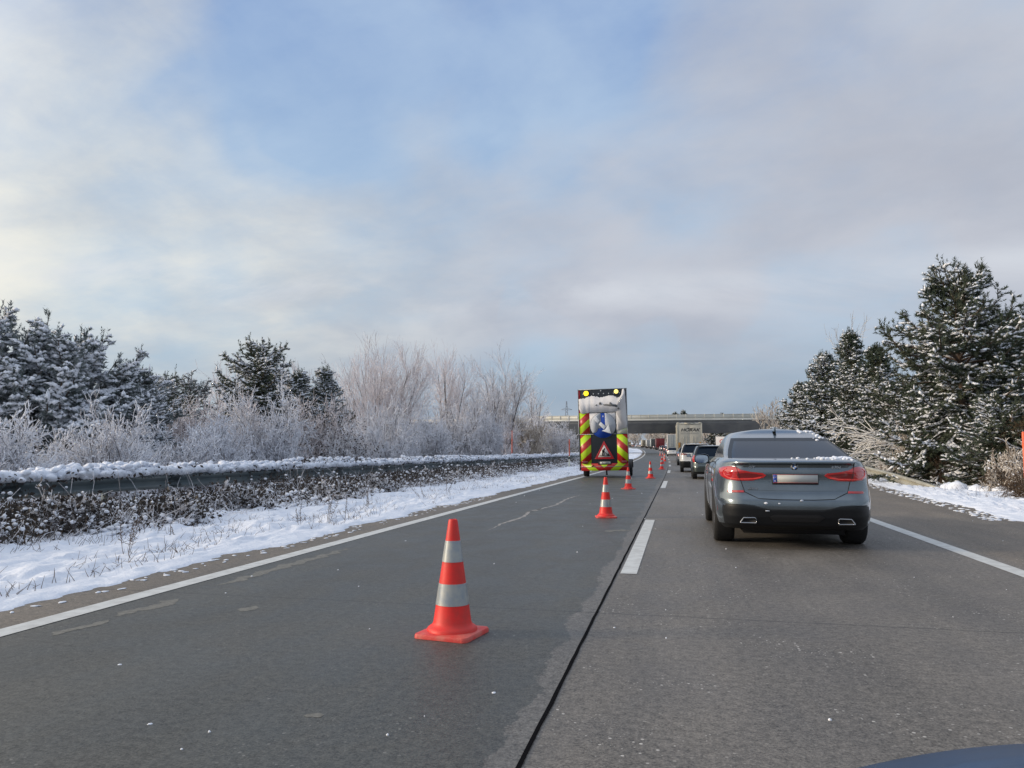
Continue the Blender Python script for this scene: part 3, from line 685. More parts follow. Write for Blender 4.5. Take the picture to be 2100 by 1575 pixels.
# dry weeds poking through the snow of the left verge
def dry_weed(loc, h, seed, label):
    rng = np.random.default_rng(seed); root = empty('dry_weed', loc, 0, label, 'weed', 'dry weeds standing in the snow of the left verge')
    mb = MB(); A, B, a0, b0 = [], [], [], []
    for q in range(rng.integers(1, 4)):
        p = np.array([rng.normal() * .03, rng.normal() * .03, -.02]); d = unit(np.array([rng.normal() * .30, rng.normal() * .2, 1])); hs = h * rng.uniform(.7, 1)
        for s in range(14):
            e = p + d * hs / 14; A.append(p); B.append(e); a0.append(.0035); b0.append(.003); d = unit(d + rng.normal(size=3) * .04)
            if s > 2:
                for z in range(2):
                    bd = unit(np.array([rng.normal(), rng.normal(), .7])); L = h * .11 * (1.25 - s / 14); A.append(e); B.append(e + bd * L); a0.append(.003); b0.append(.0035)
            p = e
        mb = MB(); tubes(mb, np.array(A), np.array(B), np.array(a0), np.array(b0), 3); mb.build('stalk', M_weed, root); A, B, a0, b0 = [], [], [], []
    return root
M_weed = mat('dry_weed_stalks', (.13, .10, .085), .9)
WD = [(-6.02, 7.6, .50, 'tall bent dry weed leaning in the snow, nearest the road on the left verge'),
      (-6.35, 8.1, .36, 'slanting thin dry weed just left of the tall bent one on the snow'), (-6.5, 9.0, .22, 'small dry weed sprig alone in smooth snow'),
      (-5.62, 10.9, .42, 'branched dry weed at the ragged snow edge, left of a dense pair'), (-5.55, 11.7, .55, 'dense feathery dry weed of the pair beside the asphalt edge'),
      (-5.68, 12.5, .5, 'second feathery dry weed, behind the dense one at the asphalt edge'), (-5.85, 14.0, .45, 'reddish dry weed clump midway along the snow verge'),
      (-6.9, 6.6, .60, 'leftmost tall dry weed in the near snow'), (-7.1, 6.2, .5, 'dry weed beside the leftmost tall one, closest to the camera'),
      (-5.9, 17.5, .45, 'dry weed on the verge left of the nearest cone tip'), (-6.1, 20, .5, 'farthest single dry weed seen against the snow strip')]
for i, (u, y, h, lb) in enumerate(WD): dry_weed((u, y, .06), h, 100 + i, lb)
rng = np.random.default_rng(77); mb = MB(); n = 9000; Y = 4 + rng.uniform(0, 1, n) ** 1.5 * 70; U = -5.3 - rng.uniform(0, 1, n) ** 1.1 * 4.0
cl_ = fbm(U * 1.5, Y * 1.0, 61, 3); k = cl_ > .47; U, Y = U[k], Y[k]
stems(mb, np.stack([U + cx(Y), Y, cz(Y) + .03], -1), rng.uniform(.05, .17, len(Y)), rng, 0, .7, .0035, 2)
n = 900; Y = 12 + rng.uniform(0, 1, n) ** 1.3 * 50; U = np.where(rng.uniform(size=n) < .7, 8.2 + rng.uniform(0, 1.4, n), 7.3 + rng.uniform(0, .8, n))
stems(mb, np.stack([U, Y, cz(Y)], -1), rng.uniform(.10, .4, n), rng, 0, .5, .004, 3)
tag(mb.build('verge_grass', M_weed), 'short dead grass tufts poking through the verge snow', 'grass', None, 'stuff')
# a few snow-covered clods along the edge of the right verge
mb = MB(); n = 700; Y = 15 + rng.uniform(0, 1, n) ** 1.4 * 24; e = 5.75 + np.clip(Y - 14.8, -4, 17) * .078; U = e - .5 + rng.uniform(0, 1, n) ** 1.2 * 1.4
s = rng.uniform(.008, .055, n); lumps(mb, np.stack([U, Y, cz(Y) + .002 + 0 * U], -1), np.stack([s * 1.3, s * 1.2, s * .28], -1), rng)
C = np.array([(8.1, 26.0, .08), (8.35, 26.2, .05), (8.6, 25.2, .06), (8.9, 24.2, .05), (8.25, 25.7, .12), (8.75, 24.8, .04), (9.1, 23.4, .05)]); lumps(mb, C, np.array([(.28, .25, .16)] * 7), rng)
n = 150; Y = rng.uniform(4.8, 20, n); lumps(mb, np.stack([-4.95 + rng.uniform(-.15, .18, n), Y, 0 * Y + .003], -1), np.stack([rng.uniform(.006, .035, n), rng.uniform(.008, .05, n), rng.uniform(.004, .008, n)], -1), rng)
tag(mb.build('slush_patches', M_snow, None, 180), 'broken patches of slush scattered along the shoulder edges', 'slush', None, 'stuff')

# ------------------------------------------------------------------ delineator posts and snow stakes
M_postw = mat('delineator_white_plastic', (.72, .72, .60), .5, var=.15, vscale=4); M_postk = mat('delineator_dark_band', (.05, .055, .05), .6)
M_orange = mat('snow_stake_orange', (.80, .13, .04), .45, var=.2, vscale=4, color2=(.66, .09, .03)); M_refl = mat('reflector_amber', (.8, .4, .1), .2)
def delineator(loc, hp, hs, label, stake_r=.022, band=True):
    root = empty('delineator_post', loc, 0, label, 'delineator post')
    def sec(w, d, z, c=.35): return [(-w, -d, z), (w, -d, z), (w, d * .2, z), (w * c, d, z), (-w * c, d, z), (-w, d * .2, z)]
    mb = MB(); V = sec(.06, .05, -.1) + sec(.058, .048, hp - .06) + sec(.045, .03, hp); F = [tuple(range(5, -1, -1)), tuple(range(12, 18))]
    F += [(i, (i + 1) % 6, 6 + (i + 1) % 6, 6 + i) for i in range(6)] + [(6 + i, 6 + (i + 1) % 6, 12 + (i + 1) % 6, 12 + i) for i in range(6)]
    mb.add(V, F); mb.build('post', M_postw, root, bevel=.005)
    if band: b = MB(); V = sec(.063, .053, hp - .22) + sec(.062, .052, hp - .06); b.add(V, [(i, (i + 1) % 6, 6 + (i + 1) % 6, 6 + i) for i in range(6)] + [tuple(range(5, -1, -1)), tuple(range(6, 12))]); b.build('dark_band', M_postk, root)
    b = MB(); b.tube([(0, .06, hp * .4), (0, .06, hs - .03), (0, .06, hs)], [stake_r, stake_r, stake_r * .7], 12); b.tube([(0, .06, hs - .30), (0, .06, hs - .24)], stake_r * 1.12, 12); b.build('stake', M_orange, root, 40)
    return root
delineator((6.94, 17.6, .0), .70, 1.6, 'pale yellowish roadside post with thick orange snow stake beside the sunny right verge', .034)
delineator((-7.83, 56.6, .02), .83, 2.08, 'white roadside post with orange snow stake in front of the left guardrail near the trailer', .035)
def stake(loc, h, label):
    b = MB(); b.tube([(0, 0, -.2), (0, 0, h * .5), (.01, 0, h)], [.035, .033, .026], 12); b.tube([(0.005, 0, h * .72), (.006, 0, h * .78)], .038, 12)
    o = b.build('snow_stake', M_orange, None, 40, loc=loc); return tag(o, label, 'snow stake', 'orange snow stakes behind the left guardrail')
stake((-10.95, 51, 0), 2.6, 'tall orange snow stake standing behind the snow-topped left guardrail')
stake((-13.1, 52, 0), 1.6, 'short faded orange snow stake among bushes, left of the tall one')

# ------------------------------------------------------------------ motorway bridge
M_conc = mat('bridge_concrete_dark', (.095, .098, .10), .85, var=.35, vscale=.25, color2=(.14, .14, .135), bump=.1, bscale=3)
M_concl = mat('pale_parapet_metal', (.62, .60, .53), .6, var=.15, vscale=.5)
br = empty('road_bridge', (0, 176, float(cz(176))), R(-2), 'flat concrete motorway bridge with pale parapet crossing over the queue', 'bridge')
z0 = 4.62; x0, x1 = -70, 44
def profile(poly, x0, x1, m, name):
    b = MB(); n = len(poly); V = [(x0, y, z) for y, z in poly] + [(x1, y, z) for y, z in poly]
    b.add(V, [tuple(range(n))[::-1], tuple(range(n, 2 * n))] + [(i, (i + 1) % n, n + (i + 1) % n, n + i) for i in range(n)]); return b.build(name, m, br)
profile([(-1.2, z0), (7.2, z0), (7.7, z0 + 1.5), (9, z0 + 1.95), (9, z0 + 2.75), (-3, z0 + 2.75), (-3, z0 + 1.95), (-1.7, z0 + 1.5)], x0, x1, M_conc, 'deck')
profile([(-3.25, z0 + 2.62), (-3.0, z0 + 2.62), (-3.0, z0 + 3.0), (-3.25, z0 + 3.0)], x0, x1, M_concl, 'fascia_beam')
b = MB(); b.box(-32, 18, -3.16, -3.1, z0 + 3.0, z0 + 3.86); b.build('parapet_panels', mat('parapet_glass_panels', (.50, .49, .43), .4, var=.2, vscale=.3), br)
b = MB(); b.box(x0, x1, -3.2, -3.06, z0 + 3.86, z0 + 3.93); b.box(x0, x1, -3.18, -3.08, z0 + 3.42, z0 + 3.46)
for k in range(57): b.box(x0 + 2 * k - .05, x0 + 2 * k + .05, -3.22, -3.04, z0 + 3.0, z0 + 4.02)
b.build('railing', M_concl, br)
b = MB(); b.box(x0, x1, 9 - .2, 9, z0 + 2.7, z0 + 3.9); b.build('parapet', M_concl, br)
b = MB(); b.box(-25, -21.7, .2, 4.8, -1, z0 + .05); b.build('pier', M_conc, br, bevel=.05)
b = MB(); b.lathe([(.62, -1), (.62, z0 + .05)], 24, 'Z', (11.2, 2.5, 0)); b.build('pier', mat('pale_pier_concrete', (.42, .40, .34), .85, var=.2, vscale=.6), br, 40)
b = MB(); b.box(-.9, .9, -.1, .0, z0 + 1.85, z0 + 1.95, 0)
for s, e in ((-90, -64), (40, 70)):
    q = MB(); lo, hi = (s, e) if s < 0 else (e, s)
    V = []
    for x, h in ((lo, z0 + 3.0), (hi, z0 + 2.9), (hi + (8 if s < 0 else -8), -.5)): V += [(x, -9, h - 2.9 if h > 1 else h), (x, -3, h), (x, 9, h), (x, 15, h - 2.9 if h > 1 else h)]
    F = [(i * 4 + j, i * 4 + j + 1, i * 4 + 5 + j, i * 4 + 4 + j) for i in range(2) for j in range(3)]; q.add(V, F if s > 0 else [f[::-1] for f in F]); q.build('embankment', M_snow, br, 180)

# ------------------------------------------------------------------ lattice pylon far behind
pp = empty('power_pylon', (-99, 700, 5), R(10), 'distant lattice electricity pylon rising over the bridge', 'pylon')
mb = MB(); Hh = 42
def hw(z): return 3.4 * (1 - z / Hh) ** 1.2 + .35
zs = [0, 7, 13, 18.5, 23, 27, 30.5, 33.5, 36, 38.5, 40.5, 42]
for a, b_ in zip(zs[:-1], zs[1:]):
    for i in range(4):
        s1 = [(-1, -1), (1, -1), (1, 1), (-1, 1)][i]; s2 = [(1, -1), (1, 1), (-1, 1), (-1, -1)][i]
        mb.tube([(s1[0] * hw(a), s1[1] * hw(a), a), (s1[0] * hw(b_), s1[1] * hw(b_), b_)], .24, 4)
        mb.tube([(s1[0] * hw(a), s1[1] * hw(a), a), (s2[0] * hw(b_), s2[1] * hw(b_), b_)], .13, 4)
mb.build('mast', mat('pylon_steel', (.22, .24, .27), .6), pp)
for z, L in ((27, 7.5), (34, 5)):
    b = MB()
    for s in (-1, 1):
        for yq in (-1, 1): b.tube([(s * hw(z), yq * hw(z), z), (s * L, 0, z + .2)], .18, 4); b.tube([(s * hw(z), yq * hw(z), z + 1.8), (s * L, 0, z + .2)], .14, 4)
    b.build('crossarm', MATS['pylon_steel'], pp)

# ------------------------------------------------------------------ trees and bushes, left side
FR, FP, FB, FT = (M_barkgrey, M_frost), (M_barkgrey, M_frostpink), (M_barkgrey, M_frostblue), (M_barkgrey, M_frosttan)
def G(x, y): return (x, y, float(cz(y)) - .1)
def P(*a, **k): return pine('pine_tree', *a, **k)
P(G(-20.4, 18.6), 4.6, 5.6, 1, 'large snow-laden pine at the left edge of the picture with upright candle shoots', shape='round', nb=190, snow=1.15, droop=.6, tuft=.10, candles=24, needle=M_needleblue, fat=1.9)
P(G(-18.9, 20.6), 4.25, 5.4, 2, 'broad drooping snowy pine, second from the left edge', shape='round', nb=180, snow=1.25, droop=.6, tuft=.105, fat=1.9, needle=M_needleblue, candles=20)
P(G(-17.7, 22.4), 4.0, 4.4, 3, 'bluish snowy pine with tall twin leaders, third from the left edge', shape='cone', nb=150, snow=1.15, droop=.5, fat=1.5, needle=M_needleblue, candles=18)
P(G(-19.8, 24.5), 3.9, 4.4, 4, 'darker young pine filling in behind the third snowy pine', shape='irr', nb=70, snow=.7)
P(G(-28.4, 36), 5.8, 3.0, 5, 'small dark spruce with a pointed top behind pale bushes', shape='cone', nb=80, snow=.4, candles=4)
P(G(-24.6, 33), 4.7, 3.6, 6, 'greenish young pine with candle tops left of a paler one', shape='round', nb=70, snow=.6)
P(G(-25.4, 36.5), 4.9, 3.6, 7, 'paler rimed young pine right of the greenish one', shape='round', nb=70, snow=.85, needle=M_needleblue)
P(G(-21.2, 36), 6.5, 4.8, 8, 'tall round-headed pine above the arching frosted bushes', shape='round', nb=140, snow=.85, tuft=.10, fat=1.4)
P(G(-20.0, 38.4), 5.6, 4.0, 9, 'left one of two pointed dark pines beside the big bare tree', shape='cone', nb=120, snow=.9, fat=1.5)
P(G(-18.9, 39.2), 5.9, 4.0, 10, 'right one of two pointed dark pines beside the big bare tree', shape='cone', nb=120, snow=.9, fat=1.5)
def T(*a, **k): return bare_tree('bare_tree', *a, **k)
T(G(-27, 42), 6.6, 4.5, 20, 'thin frosted tree left of the round-headed pine', stems=4, kids=(12, 9, 6), mats=FP, twig=.008)
T(G(-18.3, 46), 8.4, 7.0, 21, 'broad fan-shaped bare tree with many rising rods', stems=19, kids=(20, 10, 5), mats=FP, twig=.007, spreadw=.66, trunk=.05, up=(.02, .05, .03))
T(G(-22.3, 50), 6.6, 5, 22, 'lower frosted tree peeping out left behind the fan-shaped one', stems=8, kids=(12, 9, 6), mats=FP, twig=.009)
T(G(-16.4, 55), 9.3, 5.6, 23, 'tall twiggy bare tree between the fan-shaped tree and the paler one', stems=5, kids=(22, 13, 7), mats=FP, twig=.008, spreadw=.32, trunk=.10)
T(G(-14.2, 56), 6.6, 4.5, 24, 'low dark-limbed frosted tree in front of the two tall twiggy trees', stems=8, kids=(13, 9, 6), mats=FR, twig=.009, spreadw=.6)
T(G(-13.9, 62), 10.0, 6.4, 25, 'tallest bare tree of the row with a pale frosted crown, near the bridge', stems=5, kids=(22, 14, 7), mats=FR, twig=.009, spreadw=.38, trunk=.11)
T(G(-14.3, 78), 8.2, 5.5, 26, 'slender pale frosted tree beside the left end of the bridge', stems=5, kids=(12, 9, 6), mats=FR, twig=.010)
def Bs(*a, **k): return bush('frosted_bush', *a, **k)
Bs(G(-14.9, 13.6), 2.3, 3.6, 30, 'big white-rimed bush at the left edge directly behind the guardrail', mats=FB, stems=42, twig=.010, snow=900)
Bs(G(-14.2, 16.6), 2.15, 3.4, 31, 'big white-rimed bush just right of the leftmost one behind the guardrail', mats=FB, stems=42, twig=.010, snow=900)
Bs(G(-14.0, 19.8), 1.9, 3.0, 32, 'low pale rimed bush where the bluish pine meets the rail', mats=FB, stems=34, twig=.011, snow=600)
Bs(G(-18.2, 25.5), 2.9, 4.0, 33, 'pinkish frosted bush between the snowy pines and arching shrubs', mats=FP, stems=44, twig=.010, snow=500)
Bs(G(-17.2, 28.5), 3.0, 3.6, 34, 'mauve frosted bush right of the pinkish one', mats=FP, stems=40, twig=.011, snow=400)
Bs(G(-15.2, 23.6), 2.2, 2.8, 35, 'white arching low bush in front of the round-headed pine', mats=FB, stems=36, droop=.10, twig=.012, snow=700, kids=(14, 8, 0))
Bs(G(-16.0, 28), 3.3, 4.0, 36, 'bluish arching bush below the round-headed pine', mats=FB, stems=44, droop=.12, twig=.012, snow=700)
Bs(G(-15.6, 32.5), 3.4, 3.4, 37, 'rusty brown bush with dead leaves below the two pointed pines', mats=(M_barkgrey, M_frostpink), stems=34, leaf=2600, snow=500, twig=.011)
Bs(G(-13.4, 29.5), 2.3, 2.8, 38, 'dark leafy bush with snow tufts behind the rail, below the fan-shaped tree', mats=FR, stems=30, leaf=1800, snow=700)
Bs(G(-14.0, 36), 3.5, 3.8, 39, 'pale lilac rimed bush under the left of the fan-shaped tree', mats=FB, stems=40, twig=.013)
Bs(G(-12.8, 33.5), 2.2, 2.8, 40, 'low white bush behind the snow-topped rail below the fan-shaped tree', mats=FB, stems=32, twig=.012, snow=300)
Bs(G(-12.9, 39.5), 2.9, 3.4, 41, 'bushy grey-blue shrub just right of the low white bush', mats=FB, stems=40, twig=.013)
Bs(G(-13.0, 44), 3.9, 4.0, 42, 'wide rimed shrub under the gap between the two tallest trees', mats=FR, stems=40, twig=.014)
Bs(G(-12.3, 49), 3.6, 3.8, 43, 'bluish drooping shrub left of the tall orange stake', mats=FB, stems=40, twig=.014, droop=.06)
Bs(G(-12.6, 56), 3.0, 3.6, 44, 'brownish frosted shrub right behind the tall orange stake', mats=FP, stems=36, twig=.015, leaf=700)
Bs(G(-12.6, 64), 4.0, 5.0, 45, 'shrub with pale arching sprays in front of the left bridge end', mats=FT, stems=40, twig=.017, droop=.08)
Bs(G(-13.0, 76), 3.9, 5.0, 46, 'rounded frosted shrub under the left end of the bridge deck', mats=FR, stems=40, twig=.018)
Bs(G(-14.2, 92), 3.4, 6.5, 47, 'small frosted shrub just left of the trailer below the bridge', mats=FR, stems=44, twig=.021)
Bs(G(-17.5, 44), 3.4, 5.0, 48, 'misty rimed thicket filling behind the fan-shaped tree base', mats=FP, stems=44, twig=.014)
Bs(G(-22.5, 30), 2.8, 4.5, 49, 'frosted thicket between the greenish pine and the snowy pines', mats=FP, stems=40, twig=.012)
Bs(G(-22, 42), 3.6, 5.5, 50, 'dim frosted thicket behind the two pointed pines', mats=FP, stems=40, twig=.014)
Bs(G(-17, 66), 5.4, 6.5, 51, 'grey frosted thicket behind the tallest bare tree', mats=FR, stems=44, twig=.018)
Bs(G(-26, 27), 2.6, 5, 52, 'frosted thicket behind the snowy pines at the far left', mats=FP, stems=40, twig=.013)
P(G(-23.2, 30), 4.1, 4.2, 11, 'low whitened pine filling the gap right of the three big snowy pines', shape='round', nb=110, snow=1.1, fat=1.5, needle=M_needleblue)
P(G(-21.5, 28), 3.6, 3.6, 12, 'small heavily snowed pine in front of the low whitened one', shape='irr', nb=90, snow=1.2, fat=1.5, needle=M_needleblue)
T(G(-24.5, 39.5), 6.4, 4.8, 13, 'pale rimed tree left of the round-headed pine, behind pinkish bushes', stems=6, kids=(13, 9, 6), mats=FP, twig=.009)
T(G(-23.8, 43.5), 7.0, 5.2, 14, 'misty rimed tree showing between the round-headed pine and the left pointed pine', stems=6, kids=(13, 9, 6), mats=FP, twig=.010)
T(G(-19.0, 40.5), 4.6, 4.6, 15, 'bushy rimed tree at the foot of the two pointed pines', stems=8, kids=(12, 8, 6), mats=FR, twig=.010)
T(G(-20.5, 57), 7.6, 6.0, 16, 'grey misty tree filling between the fan-shaped tree and its right neighbour', stems=6, kids=(14, 10, 6), mats=FR, twig=.011)
T(G(-17.5, 70), 7.6, 7.0, 17, 'broad grey rimed tree behind the tallest bare tree', stems=7, kids=(14, 10, 6), mats=FR, twig=.014)
T(G(-20.5, 86), 7.0, 8.0, 19, 'frosted tree blocking the view of the bridge between two tall bare trees', stems=8, kids=(14, 10, 6), mats=FR, twig=.017)
T(G(-17.5, 96), 6.2, 7.0, 18, 'low frosted tree hiding the left end of the bridge deck', stems=7, kids=(12, 9, 6), mats=FR, twig=.018)
for i, (u, y, h, wd, lb) in enumerate([(-8.4, 7.6, .55, 1.2, 'snow-tufted dark bramble at the left picture edge below the rail'), (-8.5, 9.6, .55, 1.3, 'dark bramble mound with snow, right of the one at the left edge'),
        (-8.1, 11.4, .45, 1.3, 'low snowy bramble mound reaching farthest onto the verge'), (-8.4, 13.8, .50, 1.4, 'snow-capped bramble mound below the lumpiest stretch of rail'), (-8.1, 16.8, .42, 1.5, 'flat snowy bramble mound midway along the near rail'),
        (-8.5, 20.5, .50, 1.6, 'brown bramble clump under the rail, left of the nearest cone'), (-8.5, 26, .50, 2.0, 'farther bramble clump under the rail above the nearest cone'), (-9.1, 34, .5, 2.4, 'distant bramble clump under the rail towards the white roadside post')]):
    bush('bramble', (u, y, .0), h, wd, 400 + i, lb, mats=(M_dead, M_frost), cat='bramble', group='brambles under the left guardrail', stems=34, kids=(10, 6, 0), droop=.10, twig=.006, snow=260, leaf=900, spread=1.5)
# right side
P(G(10.1, 30.5), 7.55, 7.4, 60, 'tallest big pine on the right with spiky crown and visible reddish trunk', shape='irr', nb=210, snow=.55, clear=.02, droop=.5, tuft=.11, candles=30, top2=True, trunkr=.17, bare=.12, fat=1.2)
P(G(12.8, 32.5), 6.3, 6.0, 61, 'big pine close behind the tallest one at the right edge', shape='irr', nb=170, snow=.55, droop=.5, tuft=.11, candles=18, fat=1.2)
P(G(11.0, 36), 4.6, 4.4, 62, 'dark low pine in front left of the tallest pine', shape='round', nb=100, snow=.6, tuft=.09, droop=.5)
P(G(10.6, 43.5), 6.9, 4.6, 63, 'pointed snowy pine directly left of the tallest pine', shape='cone', nb=160, snow=.55, tuft=.11, fat=1.45, candles=20)
P(G(9.9, 47), 8.2, 5.0, 64, 'pointed pine with spiky leader in the middle of the right-hand row', shape='cone', nb=160, snow=.55, tuft=.11, fat=1.45, candles=20)
P(G(9.5, 53), 7.7, 6.0, 65, 'snowy pine third from the tallest, above the dark grey car roof', shape='cone', nb=160, snow=.7, tuft=.11, fat=1.5, candles=20)
P(G(9.4, 62), 6.4, 6.4, 66, 'low spreading snowy pine at the left end of the right-hand row', shape='cone', nb=140, snow=.9, tuft=.12, fat=1.3)
P(G(11.0, 41.5), 4.6, 4.4, 67, 'very dark pine thicket tree behind the fallen white branches', shape='round', nb=90, snow=.35)
P(G(15.4, 36.5), 6.8, 4.6, 68, 'dark pine cut by the right edge of the picture', shape='irr', nb=110, snow=.45, tuft=.10)
P(G(11.6, 26.5), 2.6, 3.2, 69, 'brownish young pine low in front of the tallest pine trunk', shape='round', nb=100, snow=.35, needle=M_needlebrown, tuft=.08)
P(G(10.2, 27.5), 2.5, 3.0, 70, 'low dark green pine just behind the guardrail end', shape='round', nb=90, snow=.3, tuft=.08)
T(G(11.8, 58), 10.9, 4.0, 71, 'leafless birch-like tree rising behind the right-hand pines', cat='bare tree', stems=3, kids=(12, 6, 4), mats=FT, twig=.008, spreadw=.16)
T(G(10.8, 98), 7.6, 5.5, 72, 'pale frosted tree at the right end of the bridge parapet', stems=5, kids=(9, 7, 6), mats=FT, twig=.024)
T(G(13.5, 104), 6.8, 5.5, 73, 'hazy frosted tree right of the pale one by the bridge end', stems=5, kids=(9, 7, 6), mats=FT, twig=.024)
Bs(G(9.4, 34.5), 1.9, 2.6, 74, 'tangle of pale leaning branches right of the dark grey car', mats=FT, stems=26, droop=.16, twig=.012, spread=1.8, snow=200)
Bs(G(9.7, 30), 1.35, 2.2, 75, 'brown twiggy scrub behind the sloping guardrail', mats=(M_barkgrey, M_dead), stems=44, twig=.007, snow=160)
Bs(G(9.6, 24.4), 1.55, 1.9, 76, 'white rimed bush left of the orange post, in front of dark pines', mats=FT, stems=34, twig=.012, snow=500, droop=.10)
Bs(G(10.2, 22.6), 1.3, 1.7, 77, 'snow-tufted bush at the right edge beside the orange post', mats=FT, stems=30, twig=.011, snow=500)
Bs(G(9.0, 21.6), .75, 2.0, 78, 'low grey-brown scrub along the verge right of the rail end', mats=(M_barkgrey, M_dead), stems=50, twig=.006, snow=60)
Bs(G(9.4, 24.6), .8, 2.0, 79, 'low grey scrub next to the rusty guardrail end', mats=(M_barkgrey, M_dead), stems=50, twig=.006, snow=80)
Bs(G(9.3, 19.6), .75, 1.8, 80, 'low dark scrub behind the pale roadside post', mats=(M_barkgrey, M_dead), stems=44, twig=.006, snow=60)
# fallen, snow-covered limbs
fb = empty('fallen_branch', G(8.7, 38.0), 0, 'bundle of fallen snow-covered limbs reaching towards the car roof', 'fallen branch'); fb.scale = (1.3, 1.3, 1.45)
rng = np.random.default_rng(9); st, di, le, ra = [], [], [], []
for i in range(11): st.append(np.array([2.0 + rng.normal() * .25, rng.normal() * .4, .35 + rng.uniform(0, .5)])); di.append(unit(np.array([-1, rng.normal() * .35, rng.uniform(.25, .75)]))); le.append(rng.uniform(2.2, 3.6)); ra.append(.035)
A, B, r0, r1, lv = branching(rng, st, di, le, ra, 3, (7, 4, 0), (.5, .7, .8), .07, (-.10, -.05, 0), (.4, .45, .5), minr=.011, steps=7)
for Q in (A, B): Q[:, 2] = np.maximum(Q[:, 2], .03)
mb = MB(); tubes(mb, A, B, r0, r1, 6); mb.build('limbs', frosted('snowed_limbs', (.16, .12, .09), (.82, .79, .74), -.6, .1), fb, 50)

# trees beyond the bridge: four kinds of which the rest are copies
far = [(-24, 215, 8.6, 80, 'frosted tree behind the bridge at the left pier'), (-17, 235, 7.4, 81, 'tan frosted tree seen under the deck right of the trailer'), (4.5, 290, 8.2, 82, 'reddish frosted tree under the middle of the deck'), (11.5, 205, 9.2, 83, 'dark-limbed frosted tree under the deck right of the lettered truck')]
protos = []
for x, y, h, sd, lb in far:
    protos.append(T(G(x, y), h, 9, sd, lb, group='frosted trees beyond the bridge', stems=7, kids=(10, 7, 5), mats=FT, twig=.04, trunk=.16, spreadw=.55))
rng = np.random.default_rng(33)
more = [(-30, 240), (-33, 270), (-27, 300), (-22, 262), (-40, 330), (-34, 360), (-27, 340), (-50, 400), (-42, 420), (-35, 400), (-62, 470), (-54, 480), (-70, 540), (-58, 560), (-48, 520), (-36, 470), (-29, 430), (-20, 380), (-14, 340), (-8, 250), (-3, 320), (2, 270), (-10, 400), (-22, 480), (-40, 600), (-75, 620), (-60, 640), (8, 240), (14, 260), (18, 230), (20, 200), (24, 240), (-34, 215), (-42, 235), (3, 225)]
nm = ['pale', 'tan', 'reddish', 'bushy']
more = [((x, y) if not -8 < x - float(cx(y)) < 11 else (float(cx(y)) + 12.5 + (i % 3), y)) for i, (x, y) in enumerate(more)]
more += [(float(cx(y)) + u, y) for u, y in ((-12, 700), (-4, 720), (4, 730), (12, 705), (20, 690), (28, 640), (24, 560), (16, 520), (30, 480), (-18, 690))]
for i, (x, y) in enumerate(more):
    c = copy_tree(protos[i % 4]); s = rng.uniform(.85, 1.2) * (1 + max(0, y - 300) / 420); c.location = G(x, y); c.scale = (s, s, s * .95); c.rotation_euler[2] = rng.uniform(0, 6.28)
    jj = i
    side = 'left' if x - float(cx(y)) < -1 else 'right'
    rk = sum(1 for X_, Y_ in more if (Y_, X_) < (y, x) and (('left' if X_ - float(cx(Y_)) < -1 else 'right') == side))
    one = ['', 'first', 'second', 'third', 'fourth', 'fifth', 'sixth', 'seventh', 'eighth', 'ninth', 'tenth', 'eleventh', 'twelfth', 'thirteenth', 'fourteenth', 'fifteenth', 'sixteenth', 'seventeenth', 'eighteenth', 'nineteenth', 'twentieth']
    word = one[rk + 1] if rk < 20 else ('twenty-' + one[rk - 19] if rk < 29 else 'thirtieth')
    c['label'] = '%s frosted tree beyond the bridge, %s nearest of those %s of the road' % (nm[i % 4], word, side)
fp = pine('pine_tree', G(8, 192), 7.4, 5, 90, 'dark snowy pine right of the lettered truck, below the deck', group='pines beyond the bridge', nb=60, tuft=.16, snow=.5)
for i, (x, y, s, lb) in enumerate([(-.8, 345, 2.15, 'leftmost of the two small pine tops showing over the bridge railing'), (2.6, 335, 2.2, 'right of the two small pine tops showing over the bridge railing'), (11, 200, 1.33, 'pine top rising over the right part of the bridge railing'), (16, 204, 1.2, 'pine top beside the right bridge end'), (13, 186, .9, 'dark pine behind the pale round pier')]):
    c = copy_tree(fp); c.location = G(x, y); c.scale = (s, s, s); c.rotation_euler[2] = i * 1.7; c['label'] = lb
# a row of trees left of the picture's edge, where they keep the low sun off the road
for i, (x, y, h) in enumerate([(-20, 11, 8.5), (-19, 6, 8), (-20, 1, 8.6), (-18, -4, 8.2), (-21, 14.5, 8)]):
    pass
